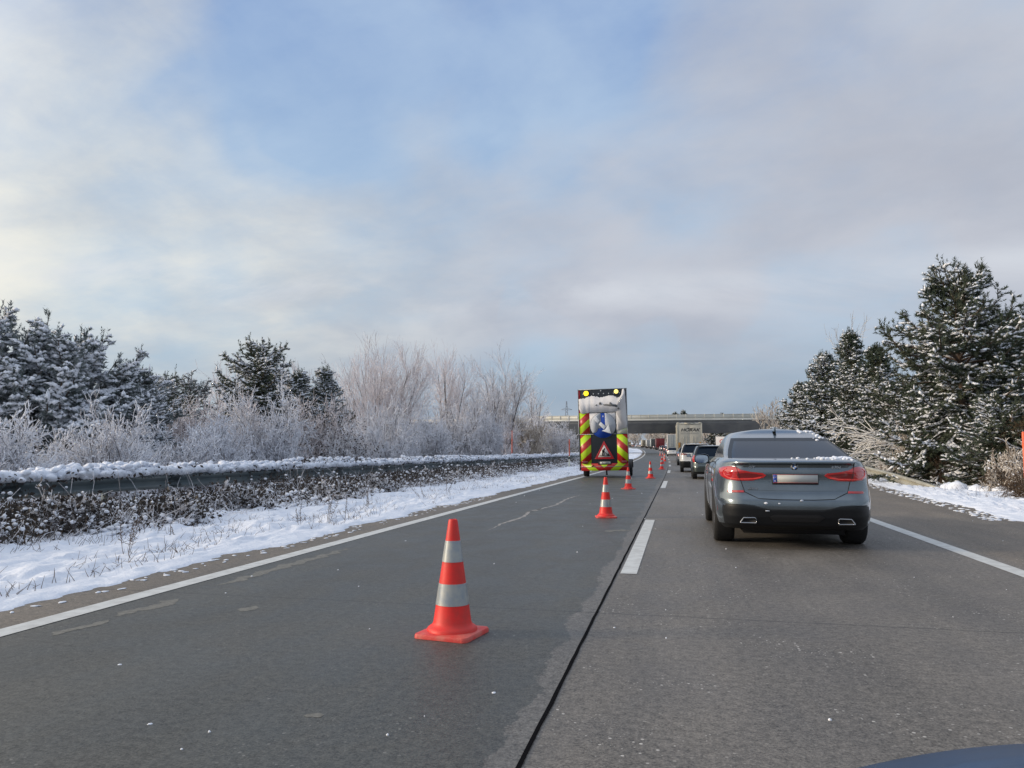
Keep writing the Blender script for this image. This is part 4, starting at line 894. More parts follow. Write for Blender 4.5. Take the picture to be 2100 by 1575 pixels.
# ------------------------------------------------------------------ traffic cones
M_cone = mat('cone_orange_red', (.80, .018, .012), .5, var=.18, vscale=7, color2=(.60, .03, .02), bump=.05, bscale=40)
M_conebase = mat('cone_base_faded', (.66, .045, .038), .55, var=.35, vscale=9, color2=(.62, .13, .10), bump=.3, bscale=50)
M_sleeve = mat('cone_reflective_sleeve', (.27, .31, .35), .36, .25, var=.35, vscale=11, color2=(.38, .39, .37))
def make_cone():
    root = empty('traffic_cone', (0, 0, 0))
    def rad(z): return .128 + (.029 - .128) * ((z - .065) / (.75 - .065)) if z > .065 else .128
    mb = MB(); zs = [.03, .05, .065, .085, .2, .35, .5, .65, .735, .747, .75]
    pr = [(.165, .030), (.163, .048), (.148, .060), (.133, .068)] + [(rad(z), z) for z in (.09, .2, .35, .5, .65, .735)] + [(.027, .748), (.021, .75), (.020, .70)]
    mb.lathe(pr, 40); mb.build('body', M_cone, root, 50)
    for a, b in ((.20, .335), (.475, .61)):
        s = MB(); s.lathe([(rad(a), a - .001), (rad(a) + .0022, a), (rad((a + b) / 2) + .0022, (a + b) / 2), (rad(b) + .0022, b), (rad(b), b + .001)], 40); s.build('reflective_band', M_sleeve, root, 50)
    b = MB(); n = 10; S = .19; c = .035; P_ = []
    for q in range(4):
        cxx, cyy = [(S - c, S - c), (-S + c, S - c), (-S + c, -S + c), (S - c, -S + c)][q]
        for k in range(5): a = R(90 * q + 22.5 * k); P_.append((cxx + c * math.cos(a), cyy + c * math.sin(a)))
    V = []; 
    for sc, z in ((1, .0), (1.0, .018), (.975, .028), (.80, .034), (.45, .036)): V += [(x * sc, y * sc, z + (.003 * math.sin(x * 31) * math.cos(y * 23) if z > .01 else 0)) for x, y in P_]
    m = len(P_); F = [tuple(range(m))[::-1]] + [(i * m + j, i * m + (j + 1) % m, (i + 1) * m + (j + 1) % m, (i + 1) * m + j) for i in range(4) for j in range(m)] + [tuple(range(4 * m, 5 * m))]
    b.add(V, F); b.build('base', M_conebase, root, 40); return root
c0 = make_cone()
CN = [(-1.47, 4.98, -10, 1, 'nearest orange and silver traffic cone, largest, alone on the empty lane'), (-1.30, 14.2, 12, .97, 'second traffic cone, next behind the nearest one'),
      (-1.56, 24.9, 50, .92, 'third traffic cone, overlapping the lower right corner of the striped trailer'), (-1.21, 35.0, 20, 1, 'fourth traffic cone, first one clear of the trailer on its right'),
      (-1.07, 52.5, 35, 1.0, 'fifth traffic cone, close to the dashed lane line'), (-1.42, 74, 5, 1.1, 'sixth traffic cone, small and partly merged with the row behind'),
      (-1.45, 88, 60, 1.1, 'seventh traffic cone, just behind the sixth'), (-1.75, 104, 15, 1, 'eighth traffic cone, where the lane starts to bend left'), (-2.35, 124, 40, 1, 'ninth traffic cone, tiny, below the dark red lorry'), (-3.2, 146, 40, 1, 'farthest visible traffic cone at the bend')]
for i, (x, y, r, s, lb) in enumerate(CN):
    c = c0 if i == 0 else copy_tree(c0); c.location = (x, y, float(cz(y)) + .001); c.rotation_euler[2] = R(r); c.scale = (s, s, s)
    tag(c, lb, 'traffic cone', 'orange and silver traffic cones closing the left lane')

# ------------------------------------------------------------------ cars
M_black = mat('black_plastic', (.012, .012, .014), .45); M_rubber = mat('tyre_rubber', (.016, .016, .017), .8, bump=.2, bscale=60)
M_glass = mat('tinted_car_glass', (.008, .016, .030), .08, spec=.14); M_trim = mat('lower_trim', (.010, .011, .013), .42, spec=.3)
M_chrome = mat('bright_chrome', (.42, .42, .43), .18, 1); M_rim = mat('alloy_rim', (.45, .45, .46), .28, .9)
M_lamp = mat('red_tail_lamp', (.46, .008, .008), .12, coat=1, spec=.8); M_lamp2 = mat('deep_red_lamp', (.16, .006, .008), .12, coat=1); M_lamp3 = mat('bright_red_light_bar', (.85, .05, .03), .25, coat=1)
M_plate = mat('plate_white', (.48, .49, .47), .5); M_eu = mat('plate_blue', (.01, .06, .42), .4); M_gap = mat('panel_gap', (.006, .006, .007), .7)
M_white = mat('emblem_white', (.75, .77, .8), .3); M_blue = mat('emblem_blue', (.02, .12, .42), .3)
def paint(name, c, met=.75, rough=.28):
    return mat(name, c, rough, met, coat=1, var=.16, vscale=2.5)
def outline(yr, yf, w, rr, ry, br, rf=.35, S=24, barrel=.015):
    pts = []; xr = max(.01, w - rr)
    for i in range(7): x = xr * i / 7; pts.append((x, yr + br * (x / w) ** 2))
    y0 = yr + br * (xr / w) ** 2
    for i in range(8): a = math.pi / 2 * i / 8; pts.append((xr + rr * math.sin(a), y0 + ry * (1 - math.cos(a))))
    ys, ye = y0 + ry, yf - rf - .12
    for i in range(S): t = i / (S - 1); pts.append((w + barrel * (1 - (2 * t - 1) ** 2), ys + (ye - ys) * t))
    xf = max(.01, w - rf)
    for i in range(1, 7): a = math.pi / 2 * i / 6; pts.append((xf + rf * math.cos(a), ye + rf * math.sin(a)))
    for i in range(1, 6): x = xf * (1 - i / 5); pts.append((x, ye + rf + .12 * (1 - (x / xf) ** 2)))
    return pts
def make_car(name, spec, pmat, label, group=None, detail=1):
    L, Hc = spec['L'], spec['H']; root = empty(name, (0, 0, 0), 0, label, spec.get('cat', 'car'), group)
    low = spec['low']; up = spec['up']; S = 24; rings = []
    for z, yr, yf, w, rr, ry, br in low: rings.append([(x, y, z) for x, y in outline(yr, yf, w, rr, ry, br)])
    nl = len(rings)
    gb = [(x, y, up[0][0]) for x, y in outline(*up[0][1:], rf=.30, barrel=.0)]
    top = rings[-1]
    for t in (.25, .5, .75): rings.append([tuple(a + (b - a) * t for a, b in zip(p, q))[:2] + (p[2] + (q[2] - p[2]) * t + spec.get('crown', .012) * math.sin(math.pi * t),) for p, q in zip(top, gb)])
    ng = len(rings); rings.append(gb)
    for u in up[1:]: rings.append([(x, y, u[0]) for x, y in outline(*u[1:], rf=.22, barrel=.0)])
    nt = len(rings); rt = rings[-1]; yc = (rt[0][1] + rt[-1][1]) / 2; zt = up[-1][0]
    for s in (.9, .72, .5, .28, .1): rings.append([(x * s, yc + (y - yc) * (1 - (1 - s) * .55) if s > .2 else yc + (y - yc) * (1 - (1 - s) * .55), zt + (Hc - zt) * (1 - s ** 2.2)) for x, y, z in rt])
    N = len(rings[0]); full = []
    for r in rings: full.append(list(r) + [(-x, y, z) for x, y, z in r[-2:0:-1]])
    M = len(full[0]); V = [p for r in full for p in r]; F = []; MI = []
    s0 = 15; c1, c2 = spec.get('win', (3, 21)); bp = spec.get('bp', 12)
    for k in range(len(full) - 1):
        for i in range(M):
            j = (i + 1) % M; F.append((k * M + i, k * M + j, (k + 1) * M + j, (k + 1) * M + i))
            h = i if i < N - 1 else M - 1 - i; mi = 0
            if k < spec.get('skirt', 1): mi = 7
            if ng <= k < nt - 1:
                last = k == nt - 2
                if h < spec.get('rw', 8) and ng <= k < nt - spec.get('rwtop', 2): mi = 1
                elif h in (spec.get('rw', 8), spec.get('rw', 8) + 1) and k < nt - spec.get('rwtop', 2): mi = 7
                elif h < spec.get('rw', 8) + 2 and k == nt - spec.get('rwtop', 2): mi = 7
                elif s0 + c1 <= h < s0 + c2 and not last: mi = (3 if h < s0 + bp else 4) if i < N - 1 else (5 if h < s0 + bp else 6)
                elif h > s0 + 27 and not last: mi = 2
            MI.append(mi)
    F.append(tuple(range(M))[::-1]); MI.append(7); F.append(tuple(range((len(full) - 1) * M, len(full) * M))); MI.append(0)
    b = MB()
    for mi in range(8):
        q = [f for f, m_ in zip(F, MI) if m_ == mi and len(f) == 4]
        if q: b.add(np.zeros((0, 3)), np.array(q), mi)
    b.v = [np.array(V)]
    for f, m_ in zip(F, MI):
        if len(f) != 4: b.f.append(np.array([f])); b.m.append(np.array([m_]))
    pl = [pmat, M_glass, M_glass, M_glass, M_glass, M_glass, M_glass, M_trim]
    me = b.mesh('shell', pl, None); tmp = bpy.data.objects.new('shell', me); COL.objects.link(tmp)
    wr, wx = spec['wr'], spec['wx']; cut = MB()
    for yw in (spec['ya'], spec['ya'] + spec['wb']):
        for s in (-1, 1):
            k = 28; x0, x1 = (wx - .27, wx + .4) if s > 0 else (-wx - .4, -wx + .27)
            vs = [(x, yw + (wr + .035) * math.cos(2 * math.pi * j / k), wr + (wr + .035) * math.sin(2 * math.pi * j / k)) for x in (x0, x1) for j in range(k)]
            cut.add(vs, [(j, (j + 1) % k, k + (j + 1) % k, k + j)[::-1] for j in range(k)] + [tuple(range(k)), tuple(range(2 * k - 1, k - 1, -1))])
    co = cut.build('cut', M_black); bm_ = tmp.modifiers.new('arches', 'BOOLEAN'); bm_.object = co; bm_.operation = 'DIFFERENCE'; bm_.solver = 'EXACT'
    bpy.context.view_layer.update()
    dg = bpy.context.evaluated_depsgraph_get(); m2 = bpy.data.meshes.new_from_object(tmp.evaluated_get(dg))
    v = np.zeros(len(m2.vertices) * 3); m2.vertices.foreach_get('co', v); v = v.reshape(-1, 3)
    groups = {}
    for p in m2.polygons:
        c = p.center; mi = p.material_index
        for yw in (spec['ya'], spec['ya'] + spec['wb']):
            if abs(c.x) > wx - .30 and abs(c.x) < wx + .35:
                d = math.hypot(c.y - yw, c.z - wr)
                if d < wr + .034: mi = 8 + (c.x > 0) + 2 * (yw > spec['ya'] + .1)
        groups.setdefault(mi, []).append(tuple(p.vertices))
    bpy.data.objects.remove(tmp); bpy.data.objects.remove(co)
    bvh = BVHTree.FromPolygons([tuple(p) for p in v], [f for g in groups.values() for f in g])
    names = {1: 'rear_window', 2: 'windscreen', 3: 'side_window', 4: 'side_window', 5: 'side_window', 6: 'side_window', 7: 'skirt'}
    def sub(fs, nm, mm, remap=None):
        q = MB(); idx = sorted({i for f in fs for i in f}); rm = {a: c for c, a in enumerate(idx)}
        q.add(v[idx], [tuple(rm[i] for i in f) for f in fs]); return q.build(nm, mm, root, 38)
    body = sub(groups[0], 'body', pmat)
    for k, fs in groups.items():
        if k == 0: continue
        sub(fs, names.get(k, 'wheel_well'), pl[k] if k < 8 else M_gap)
    for yw in (spec['ya'], spec['ya'] + spec['wb']):
        for s in (-1, 1): make_wheel(root, s * (wx - .115), yw, wr, s, spec.get('tw', .24))
    root['_'] = 0; del root['_']
    return root, bvh
def make_wheel(root, x, y, r, s, tw, rimfrac=.70):
    w = empty('wheel', (x, y, r)); w.parent = root; h = tw / 2; rr = r * rimfrac
    m = MB(); m.lathe([(rr, -h * .8), (r * .93, -h), (r * .985, -h * .86), (r, -h * .6), (r, h * .6), (r * .985, h * .86), (r * .93, h), (rr, h * .8), (rr, -h * .8)], 36, 'X'); m.build('tyre', M_rubber, w, 40)
    q = MB(); q.lathe([(rr, -h * .7), (rr, h * .82), (rr * .94, h * .84), (rr * .9, h * .5), (rr * .9, 0)], 36, 'X')
    q.lathe([(0, h * .62), (.05, h * .62), (.06, h * .5), (.06, 0)], 16, 'X')
    for k in range(5):
        for d in (-.13, .13):
            a = 2 * math.pi * k / 5; q.tube([(h * .55, .05 * math.cos(a), .05 * math.sin(a)), (h * .72, rr * .93 * math.cos(a + d), rr * .93 * math.sin(a + d))], [.022, .018], 6)
    q.lathe([(0, h * .1), (rr * .88, h * .1)], 24, 'X', mat=1)
    o = q.build('rim', [M_rim, M_black], w, 40); 
    if s < 0: o.scale = (-1, 1, 1)
def hit(bvh, x, z, eps=.004, side=None):
    if side is None:
        h = bvh.ray_cast(Vector((x, -3, z)), Vector((0, 1, 0)))
        return (x, h[0].y - eps, z) if h[0] is not None and h[0].y < .60 else None
    h = bvh.ray_cast(Vector((side * 3, x, z)), Vector((-side, 0, 0)))
    return (h[0].x + side * eps, x, z) if h[0] is not None else None
def patch(bvh, poly, eps, name, m, parent, raised=.0, side=None, rings=8, dens=.03, mat_smooth=50):
    P_ = []; n = len(poly)
    for i in range(n):
        a, c = poly[i], poly[(i + 1) % n]; k = max(1, int(math.hypot(c[0] - a[0], c[1] - a[1]) / dens))
        P_ += [(a[0] + (c[0] - a[0]) * j / k, a[1] + (c[1] - a[1]) * j / k) for j in range(k)]
    ccx = sum(p[0] for p in P_) / len(P_); ccz = sum(p[1] for p in P_) / len(P_); xs = [p[0] for p in poly]; lo_, hi_ = min(xs), max(xs)
    V = []; last = None; m_ = len(P_)
    sc = [1.0, 1.0, .94] + [.94 * (1 - (i + 1) / rings) for i in range(rings)]; of = [-.01, eps * .6, eps + raised] + [eps + raised] * rings
    wide = (hi_ - lo_) > .5
    for s, e in zip(sc, of):
        for px, pz in P_:
            if wide: zc = ccz; q = (px * 1.0 if s > .9 else px, zc + (pz - zc) * s) ; q = (ccx + (px - ccx) * (s ** .25 if s > 0 else 0) if s > .05 else ccx + (px - ccx) * .5, zc + (pz - zc) * s)
            else: q = (ccx + (px - ccx) * s, ccz + (pz - ccz) * s)
            h = hit(bvh, q[0], q[1], e, side) or (last if last else (q[0], .3, q[1])); last = h; V.append(h)
    F = [(i * m_ + j, i * m_ + (j + 1) % m_, (i + 1) * m_ + (j + 1) % m_, (i + 1) * m_ + j) for i in range(len(sc) - 1) for j in range(m_)]
    b = MB(); b.add(V, F); return b.build(name, m, parent, mat_smooth)
def seam(bvh, pts, name, parent, r=.0035, m=None, side=None, closed=False, eps=.0):
    P_ = []
    pts = list(pts) + ([pts[0]] if closed else [])
    for a, c in zip(pts[:-1], pts[1:]):
        k = max(1, int(math.hypot(c[0] - a[0], c[1] - a[1]) / .03)); P_ += [(a[0] + (c[0] - a[0]) * j / k, a[1] + (c[1] - a[1]) * j / k) for j in range(k)]
    P_.append(pts[-1]); H_ = [hit(bvh, x, z, eps, side) for x, z in P_]; H_ = [h for h in H_ if h]
    b = MB(); b.tube(H_, r, 6); return b.build(name, m or M_gap, parent, 60)
def mirror_part(root, x, y, z, s, pm, w=.22, hgt=.14):
    q = MB(); V = []; n = 14
    for yy_, sc in ((-.045, .93), (-.03, 1.0), (.03, .92), (.09, .62), (.11, .2)):
        for j in range(n):
            a = 2 * math.pi * j / n; c, d = math.cos(a), math.sin(a); c = math.copysign(abs(c) ** .6, c); d = math.copysign(abs(d) ** .6, d)
            V.append((x + s * w / 2 + c * w / 2 * sc, y + yy_, z + d * hgt / 2 * sc + (.012 if c * s < 0 else 0)))
    F = [(i * n + j, i * n + (j + 1) % n, (i + 1) * n + (j + 1) % n, (i + 1) * n + j) for i in range(4) for j in range(n)] + [tuple(range(4 * n, 5 * n))]
    q.add(V, F); q.tube([(x - s * .08, y + .05, z - .07), (x + s * .06, y + .03, z - .04)], .022, 8)
    o = q.build('wing_mirror', pm, root, 50)
    g = MB(); g.add([(x + s * w / 2 + math.copysign(abs(math.cos(2 * math.pi * j / n)) ** .6, math.cos(2 * math.pi * j / n)) * w * .43, y - .046, z + math.copysign(abs(math.sin(2 * math.pi * j / n)) ** .6, math.sin(2 * math.pi * j / n)) * hgt * .42) for j in range(n)], [tuple(range(n))])
    g.build('mirror_glass', mat('mirror_glass', (.6, .62, .65), .05, 1), o)
def lift(bvh, x, z): return hit(bvh, x, z, 0)[1]

# --- the large dark grey fastback in front
P_main = paint('dark_grey_metallic_paint', (.155, .185, .205), .85, .25)
spec = dict(L=5.09, H=1.535, wr=.352, wx=.93, ya=1.00, wb=3.07, tw=.26, skirt=1, crown=.006, rw=9, rwtop=4, win=(4, 22), bp=13, cat='car',
    low=[(.24, .16, 4.9, .84, .28, .30, .05), (.30, .07, 5.02, .90, .30, .40, .06), (.40, .02, 5.08, .925, .32, .45, .07), (.50, .0, 5.09, .93, .32, .48, .08), (.58, .0, 5.09, .935, .32, .5, .09),
         (.62, .012, 5.08, .938, .32, .5, .09), (.65, .045, 5.07, .94, .32, .5, .09), (.72, .06, 5.04, .942, .32, .52, .09), (.80, .085, 4.95, .942, .32, .54, .09), (.90, .075, 4.7, .935, .32, .56, .09),
         (.96, .065, 4.5, .925, .32, .56, .09), (1.00, .085, 4.2, .91, .32, .56, .09), (1.03, .075, 4.05, .89, .32, .55, .09), (1.055, .035, 3.98, .865, .33, .54, .09), (1.072, .035, 3.93, .85, .33, .52, .09), (1.082, .06, 3.88, .835, .33, .5, .09)],
    up=[(1.115, .42, 3.62, .80, .14, .40, .06), (1.16, .60, 3.45, .79, .14, .40, .06), (1.22, .84, 3.26, .77, .14, .42, .06), (1.28, 1.08, 3.08, .745, .15, .42, .06), (1.34, 1.34, 2.92, .715, .15, .42, .06), (1.385, 1.58, 2.80, .69, .16, .42, .06), (1.43, 1.86, 2.68, .655, .18, .40, .05), (1.465, 2.05, 2.60, .61, .22, .3, .04)])
# roofline runs farther forward than the simple rings suggest
spec['up'][-1] = (1.470, 2.00, 3.02, .61, .22, .32, .04); spec['up'][-2] = (1.435, 1.82, 3.14, .655, .18, .38, .05); spec['up'][-3] = (1.39, 1.56, 3.24, .69, .16, .42, .06); spec['up'][-4] = (1.34, 1.33, 3.34, .715, .15, .42, .06); spec['up'][-5] = (1.28, 1.08, 3.44, .745, .15, .42, .06); spec['up'][-6] = (1.22, .84, 3.52, .77, .14, .42, .06); spec['up'][-7] = (1.16, .60, 3.58, .79, .14, .40, .06); spec['up'][-8] = (1.115, .42, 3.66, .80, .14, .40, .06)
car, bv = make_car('parked_car', spec, P_main, 'large dark grey fastback car close ahead with snow crumbs under its rear window')
car.name = 'fastback_car'; car.location = (1.40, 9.93, 0)
mainbv = bv
def lamp(s):
    out = [(-.335, .903), (-.372, .871), (-.497, .836), (-.67, .832), (-.797, .846), (-.868, .885), (-.892, .94), (-.885, .985), (-.84, 1.007), (-.76, 1.014), (-.694, 1.008), (-.632, .972), (-.517, .947), (-.372, .933)]
    if s > 0: out = [(-x, z) for x, z in out][::-1]
    o = patch(bv, out, .006, 'tail_light', M_lamp, car, .010)
    inn = [(-.36, .905), (-.50, .872), (-.68, .870), (-.70, .925), (-.58, .935), (-.45, .920)]
    if s > 0: inn = [(-x, z) for x, z in inn][::-1]
    patch(bv, inn, .018, 'lamp_panel', M_lamp2, o)
    q = [(-.40, .875), (-.50, .858), (-.68, .853), (-.78, .865), (-.83, .90), (-.84, .96), (-.80, .985)]
    seam(bv, [(-s * x * -1 if s < 0 else -x, z) for x, z in q] if s > 0 else q, 'light_bar', o, .006, M_lamp3, eps=.017)
    seam(bv, [((-x if s > 0 else x), z) for x, z in [(-.69, 1.012), (-.645, .84)]], 'lamp_seam', o, .0035, M_gap, eps=.017)
for s in (-1, 1): lamp(s)
for s in (-1, 1):
    q = [(-.806, .703), (-.786, .716), (-.608, .719), (-.60, .693), (-.79, .688)]; q = [(-x, z) for x, z in q][::-1] if s > 0 else q
    patch(bv, q, .004, 'reflector', M_lamp, car, .002)
patch(bv, [(-.84, .30), (-.865, .44), (-.86, .53), (-.80, .545), (-.62, .543), (-.50, .532), (-.39, .497), (-.30, .482), (.30, .482), (.39, .497), (.50, .532), (.62, .543), (.80, .545), (.86, .53), (.865, .44), (.84, .30), (.6, .275), (0, .265), (-.6, .275)], .006, 'bumper_valance', M_trim, car, .0, rings=10)
seam(bv, [(-.83, .545), (-.62, .549), (-.50, .538), (-.39, .503), (-.30, .488), (.30, .488), (.39, .503), (.50, .538), (.62, .549), (.83, .545)], 'bumper_crease', car, .004, M_gap, eps=.004)
patch(bv, [(-.32, .40), (-.26, .43), (.26, .43), (.32, .40), (.25, .34), (-.25, .34)], .012, 'diffuser', M_black, car, .004)
for s in (-1, 1):
    q = [(-.66, .325), (-.650, .345), (-.622, .385), (-.49, .388), (-.475, .375), (-.470, .335), (-.478, .322)]; q = [(-x, z) for x, z in q] if s > 0 else q
    yy0 = lift(bv, q[0][0], .36); b = MB(); pts = [(x, yy0 - .035, z) for x, z in q]; b.tube(pts + [pts[0]], .0085, 8); o = b.build('exhaust_pipe', M_chrome, car, 60)
    b = MB(); b.add([(x, yy0 - .025, z) for x, z in q] + [(x, yy0 + .1, z) for x, z in q], [tuple(range(len(q)))] + [(i, (i + 1) % len(q), len(q) + (i + 1) % len(q), len(q) + i) for i in range(len(q))]); b.build('exhaust_mouth', M_gap, o)
seam(bv, [(-.700, 1.06), (-.690, 1.007), (-.640, .841), (-.597, .699), (-.44, .622), (-.2, .612), (.2, .612), (.44, .622), (.597, .699), (.640, .841), (.690, 1.007), (.700, 1.06)], 'tailgate_gap', car, .005)
seam(bv, [(-.56, .722), (0, .717), (.56, .722)], 'tailgate_crease', car, .002, P_main, eps=.001)
y_ = lift(bv, 0, .86)
pl_ = empty('licence_plate', (0, y_ - .014, .862)); pl_.parent = car
b = MB(); b.box(-.268, .268, 0, .012, -.068, .060); b.build('plate_holder', M_black, pl_, bevel=.004)
b = MB(); b.box(-.260, .260, -.004, 0, -.047, .054); b.box(-.260, .260, -.0052, -.004, .051, .054, 1); b.box(-.260, .260, -.0052, -.004, -.047, -.044, 1); b.build('plate', [M_plate, mat('plate_red_edge', (.5, .02, .02), .4)], pl_)
b = MB(); b.box(-.259, -.217, -.0062, -.0042, -.043, .050); b.build('euro_band', M_eu, pl_)
text_mesh('country_letter', 'A', .035, M_white, pl_, (-.238, -.0075, -.026))
for k in range(12):
    b = MB(); a = k * math.pi / 6; b.lathe([(0, -.0012), (.0022, -.0010), (.0022, 0)], 6, 'Y', (-.238 + .013 * math.cos(a), -.0064, .025 + .013 * math.sin(a))); 
    if k == 0: sb = b
    else: sb.add(np.concatenate(b.v), [tuple(f) for blk in b.f for f in blk])
sb.build('star_ring', mat('plate_yellow', (.8, .6, .05), .4), pl_)
# roundel
y_ = lift(bv, 0, 1.0); em = empty('emblem', (-.005, y_ - .006, 1.003)); em.parent = car
b = MB(); b.lathe([(0, -.006), (.0365, -.006), (.041, -.003), (.041, .01)], 32, 'Y'); b.build('emblem_ring', M_chrome, em, 40)
b = MB(); b.lathe([(0, -.0075), (.037, -.0075), (.037, -.004)], 32, 'Y'); b.build('emblem_field', M_black, em)
for q in range(4):
    b = MB(); b.add([(0, -.0095, 0)] + [(.022 * math.cos(R(90 * q + 9 * j)), -.0095, .022 * math.sin(R(90 * q + 9 * j))) for j in range(11)], [tuple(range(12))]); b.build('emblem_quarter', M_blue if q % 2 else M_white, em)
for tx, x, z, sz in (('GT', -.51, 1.0, .045), ('630d', .475, 1.004, .042), ('xDrive', -.50, .742, .034)):
    text_mesh('badge', tx, sz, M_chrome, car, (x, min(lift(bv, x - .05, z), lift(bv, x + .05, z)) - .006, z), shear=.2, ext=.003, offset=.0008, sx=1.25)
# roof fin, window trims, mirrors, door seams, handles
b = MB(); b.add([(-.02, 1.95, 1.49), (.02, 1.95, 1.49), (.028, 2.12, 1.50), (-.028, 2.12, 1.50), (-.004, 1.95, 1.555), (.004, 1.95, 1.555), (.006, 2.0, 1.552), (-.006, 2.0, 1.552)], [(0, 1, 5, 4), (1, 2, 6, 5), (2, 3, 7, 6), (3, 0, 4, 7), (4, 5, 6, 7)]); b.build('aerial_fin', P_main, car, 60)
for s in (-1, 1): mirror_part(car, s * .90, 3.12, 1.075, s, mat('mirror_shell_dark', (.03, .035, .04), .35, coat=.3), .24, .15)
for s in (-1, 1):
    seam(bv, [(.95, .58), (1.22, .78), (1.36, .98), (1.36, 1.10)], 'door_gap', car, .004, side=s); seam(bv, [(2.33, .30), (2.36, .7), (2.30, 1.10)], 'door_gap', car, .004, side=s)
    seam(bv, [(3.45, .32), (3.50, .7), (3.40, 1.02)], 'door_gap', car, .004, side=s); seam(bv, [(1.0, .87), (2.0, .865), (3.6, .84)], 'shoulder_crease', car, .005, P_main, side=s, eps=0)
    for yh in (1.62, 2.58): seam(bv, [(yh, .895), (yh + .2, .89)], 'door_handle', car, .013, P_main, side=s, eps=.012)
b = MB(); b.box(-.60, .60, .35, 4.6, .17, .30); b.build('underbody', M_gap, car)
b = MB(); b.lathe([(.0, -.11), (.05, -.10), (.075, 0), (.05, .10), (0, .11)], 16, 'X', (-.45, .55, .25)); b.build('silencer', M_trim, car, 60)
# snow lying on the tail and in the seam
rng = np.random.default_rng(41); mb = MB(); C = []
def onup(x, y):
    h = bv.ray_cast(Vector((x, y, 3)), Vector((0, 0, -1))); return (x, y, h[0].z) if h[0] is not None else None
for n, x0, x1, y0, y1 in ((46, .52, .70, .28, .50), (16, .30, .70, .20, .46), (9, -.1, .5, .20, .40), (16, .25, .60, 1.95, 2.7), (10, .45, .62, 1.4, 2.2)):
    for i in range(n):
        p = onup(rng.uniform(x0, x1), rng.uniform(y0, y1))
        if p: C.append(p)
C = np.array(C); s = rng.uniform(.006, .030, len(C)); lumps(mb, C, np.stack([s * 1.2, s * 1.2, s * .8], -1), rng)
lumps(mb, np.array([(.06, lift(bv, .06, .61) - .01, .603), (-.36, lift(bv, -.36, .575), .567), (-.20, lift(bv, -.2, .57), .565), (-.34, lift(bv, -.34, .47) - .01, .475)]), np.array([(.03, .012, .012), (.028, .012, .013), (.015, .01, .008), (.03, .01, .006)]), rng)
mb.build('snow_crumbs', M_snow, car, 180)['kind'] = 'stuff'

# --- the other cars of the queue
def rear_bits(root, bv, lampouts, platez=.85, lip=None, lampm=None, platey=None):
    for s in (-1, 1):
        q = [(-x, z) for x, z in lampouts][::-1] if s > 0 else lampouts
        patch(bv, q, .006, 'tail_light', lampm or M_lamp, root, .008)
    y = lift(bv, 0, platez); b = MB(); b.box(-.26, .26, y - .015, y, platez - .055, platez + .055); b.build('licence_plate', M_plate, root)
def hatch_spec(H=1.46, W=.90, L=4.3, cat='car', suv=0):
    k = H / 1.46; z = lambda a: a * k + suv * .06
    return dict(L=L, H=H, wr=.32 + suv * .04, wx=W - .02, ya=.72, wb=L * .61, tw=.2, skirt=3 if suv else 1, rw=9, rwtop=2, win=(4, 21), bp=12, cat=cat,
        low=[(z(.22), .10, L - .12, W - .08, .28, .3, .05), (z(.32), .03, L - .03, W - .02, .30, .4, .07), (z(.45), 0, L, W, .3, .42, .08), (z(.56), .0, L, W, .3, .42, .08), (z(.62), .05, L - .02, W, .3, .42, .08), (z(.75), .07, L - .12, W, .3, .45, .08), (z(.88), .09, L - .45, W - .01, .3, .45, .08), (z(.93), .10, L - .75, W - .03, .3, .45, .08)],
        up=[(z(.97), .13, L - 1.05, W - .07, .14, .4, .06), (z(1.06), .17, L - 1.25, W - .09, .14, .4, .06), (z(1.18), .24, L - 1.45, W - .13, .15, .4, .06), (z(1.29), .32, L - 1.62, W - .17, .16, .4, .06), (z(1.37), .38, L - 1.75, W - .21, .17, .38, .06), (z(1.42), .44, L - 1.85, W - .27, .2, .3, .05)])
hl = [(-.70, .72), (-.84, .74), (-.88, .90), (-.84, 1.02), (-.76, 1.03), (-.70, .90)]
hp = paint('grey_green_metallic', (.075, .095, .095), .7, .3)
h1, b1 = make_car('hatchback_car', hatch_spec(1.47, .90, 4.35), hp, 'dark grey-green hatchback half hidden by the large fastback car, blue-rimmed rear window')
rear_bits(h1, b1, hl, .60); b = MB(); b.box(-.62, .62, .30, .42, 1.405, 1.43); b.build('roof_spoiler', hp, h1, bevel=.01)
for s in (-1, 1): mirror_part(h1, s * .88, 2.85, 1.0, s, M_black, .2, .14)
b = MB(); b.tube([(.1, .62, 1.44), (.1, .5, 1.62)], .006, 6); b.build('aerial', M_black, h1)
h1.location = (1.47, 34.1, 0)
sp = paint('white_car_paint', (.60, .60, .585), .0, .3)
s2 = hatch_spec(1.66, .95, 4.6, 'car', 0); s2['wr'] = .36; s2['skirt'] = 3; s2['rwtop'] = 2
h2, b2 = make_car('sport_utility_car', s2, sp, 'white sport utility car with narrow dark red lamps ahead of the grey-green hatchback')
rear_bits(h2, b2, [(-.45, 1.02), (-.72, .98), (-.86, .985), (-.90, 1.03), (-.86, 1.085), (-.70, 1.09), (-.55, 1.06)], .80, None, M_lamp2)
patch(b2, [(-.78, .30), (-.82, .50), (-.62, .62), (.62, .62), (.82, .50), (.78, .30)], .006, 'bumper_valance', M_trim, h2)
b = MB(); b.box(-.62, .62, .30, .45, 1.585, 1.62); b.build('roof_spoiler', sp, h2, bevel=.01)
for s in (-1, 1): b = MB(); b.tube([(s * .62, .9, 1.62), (s * .63, 1.1, 1.67), (s * .63, 2.4, 1.67), (s * .62, 2.6, 1.64)], .016, 6); b.build('roof_rail', M_chrome, h2, 60)
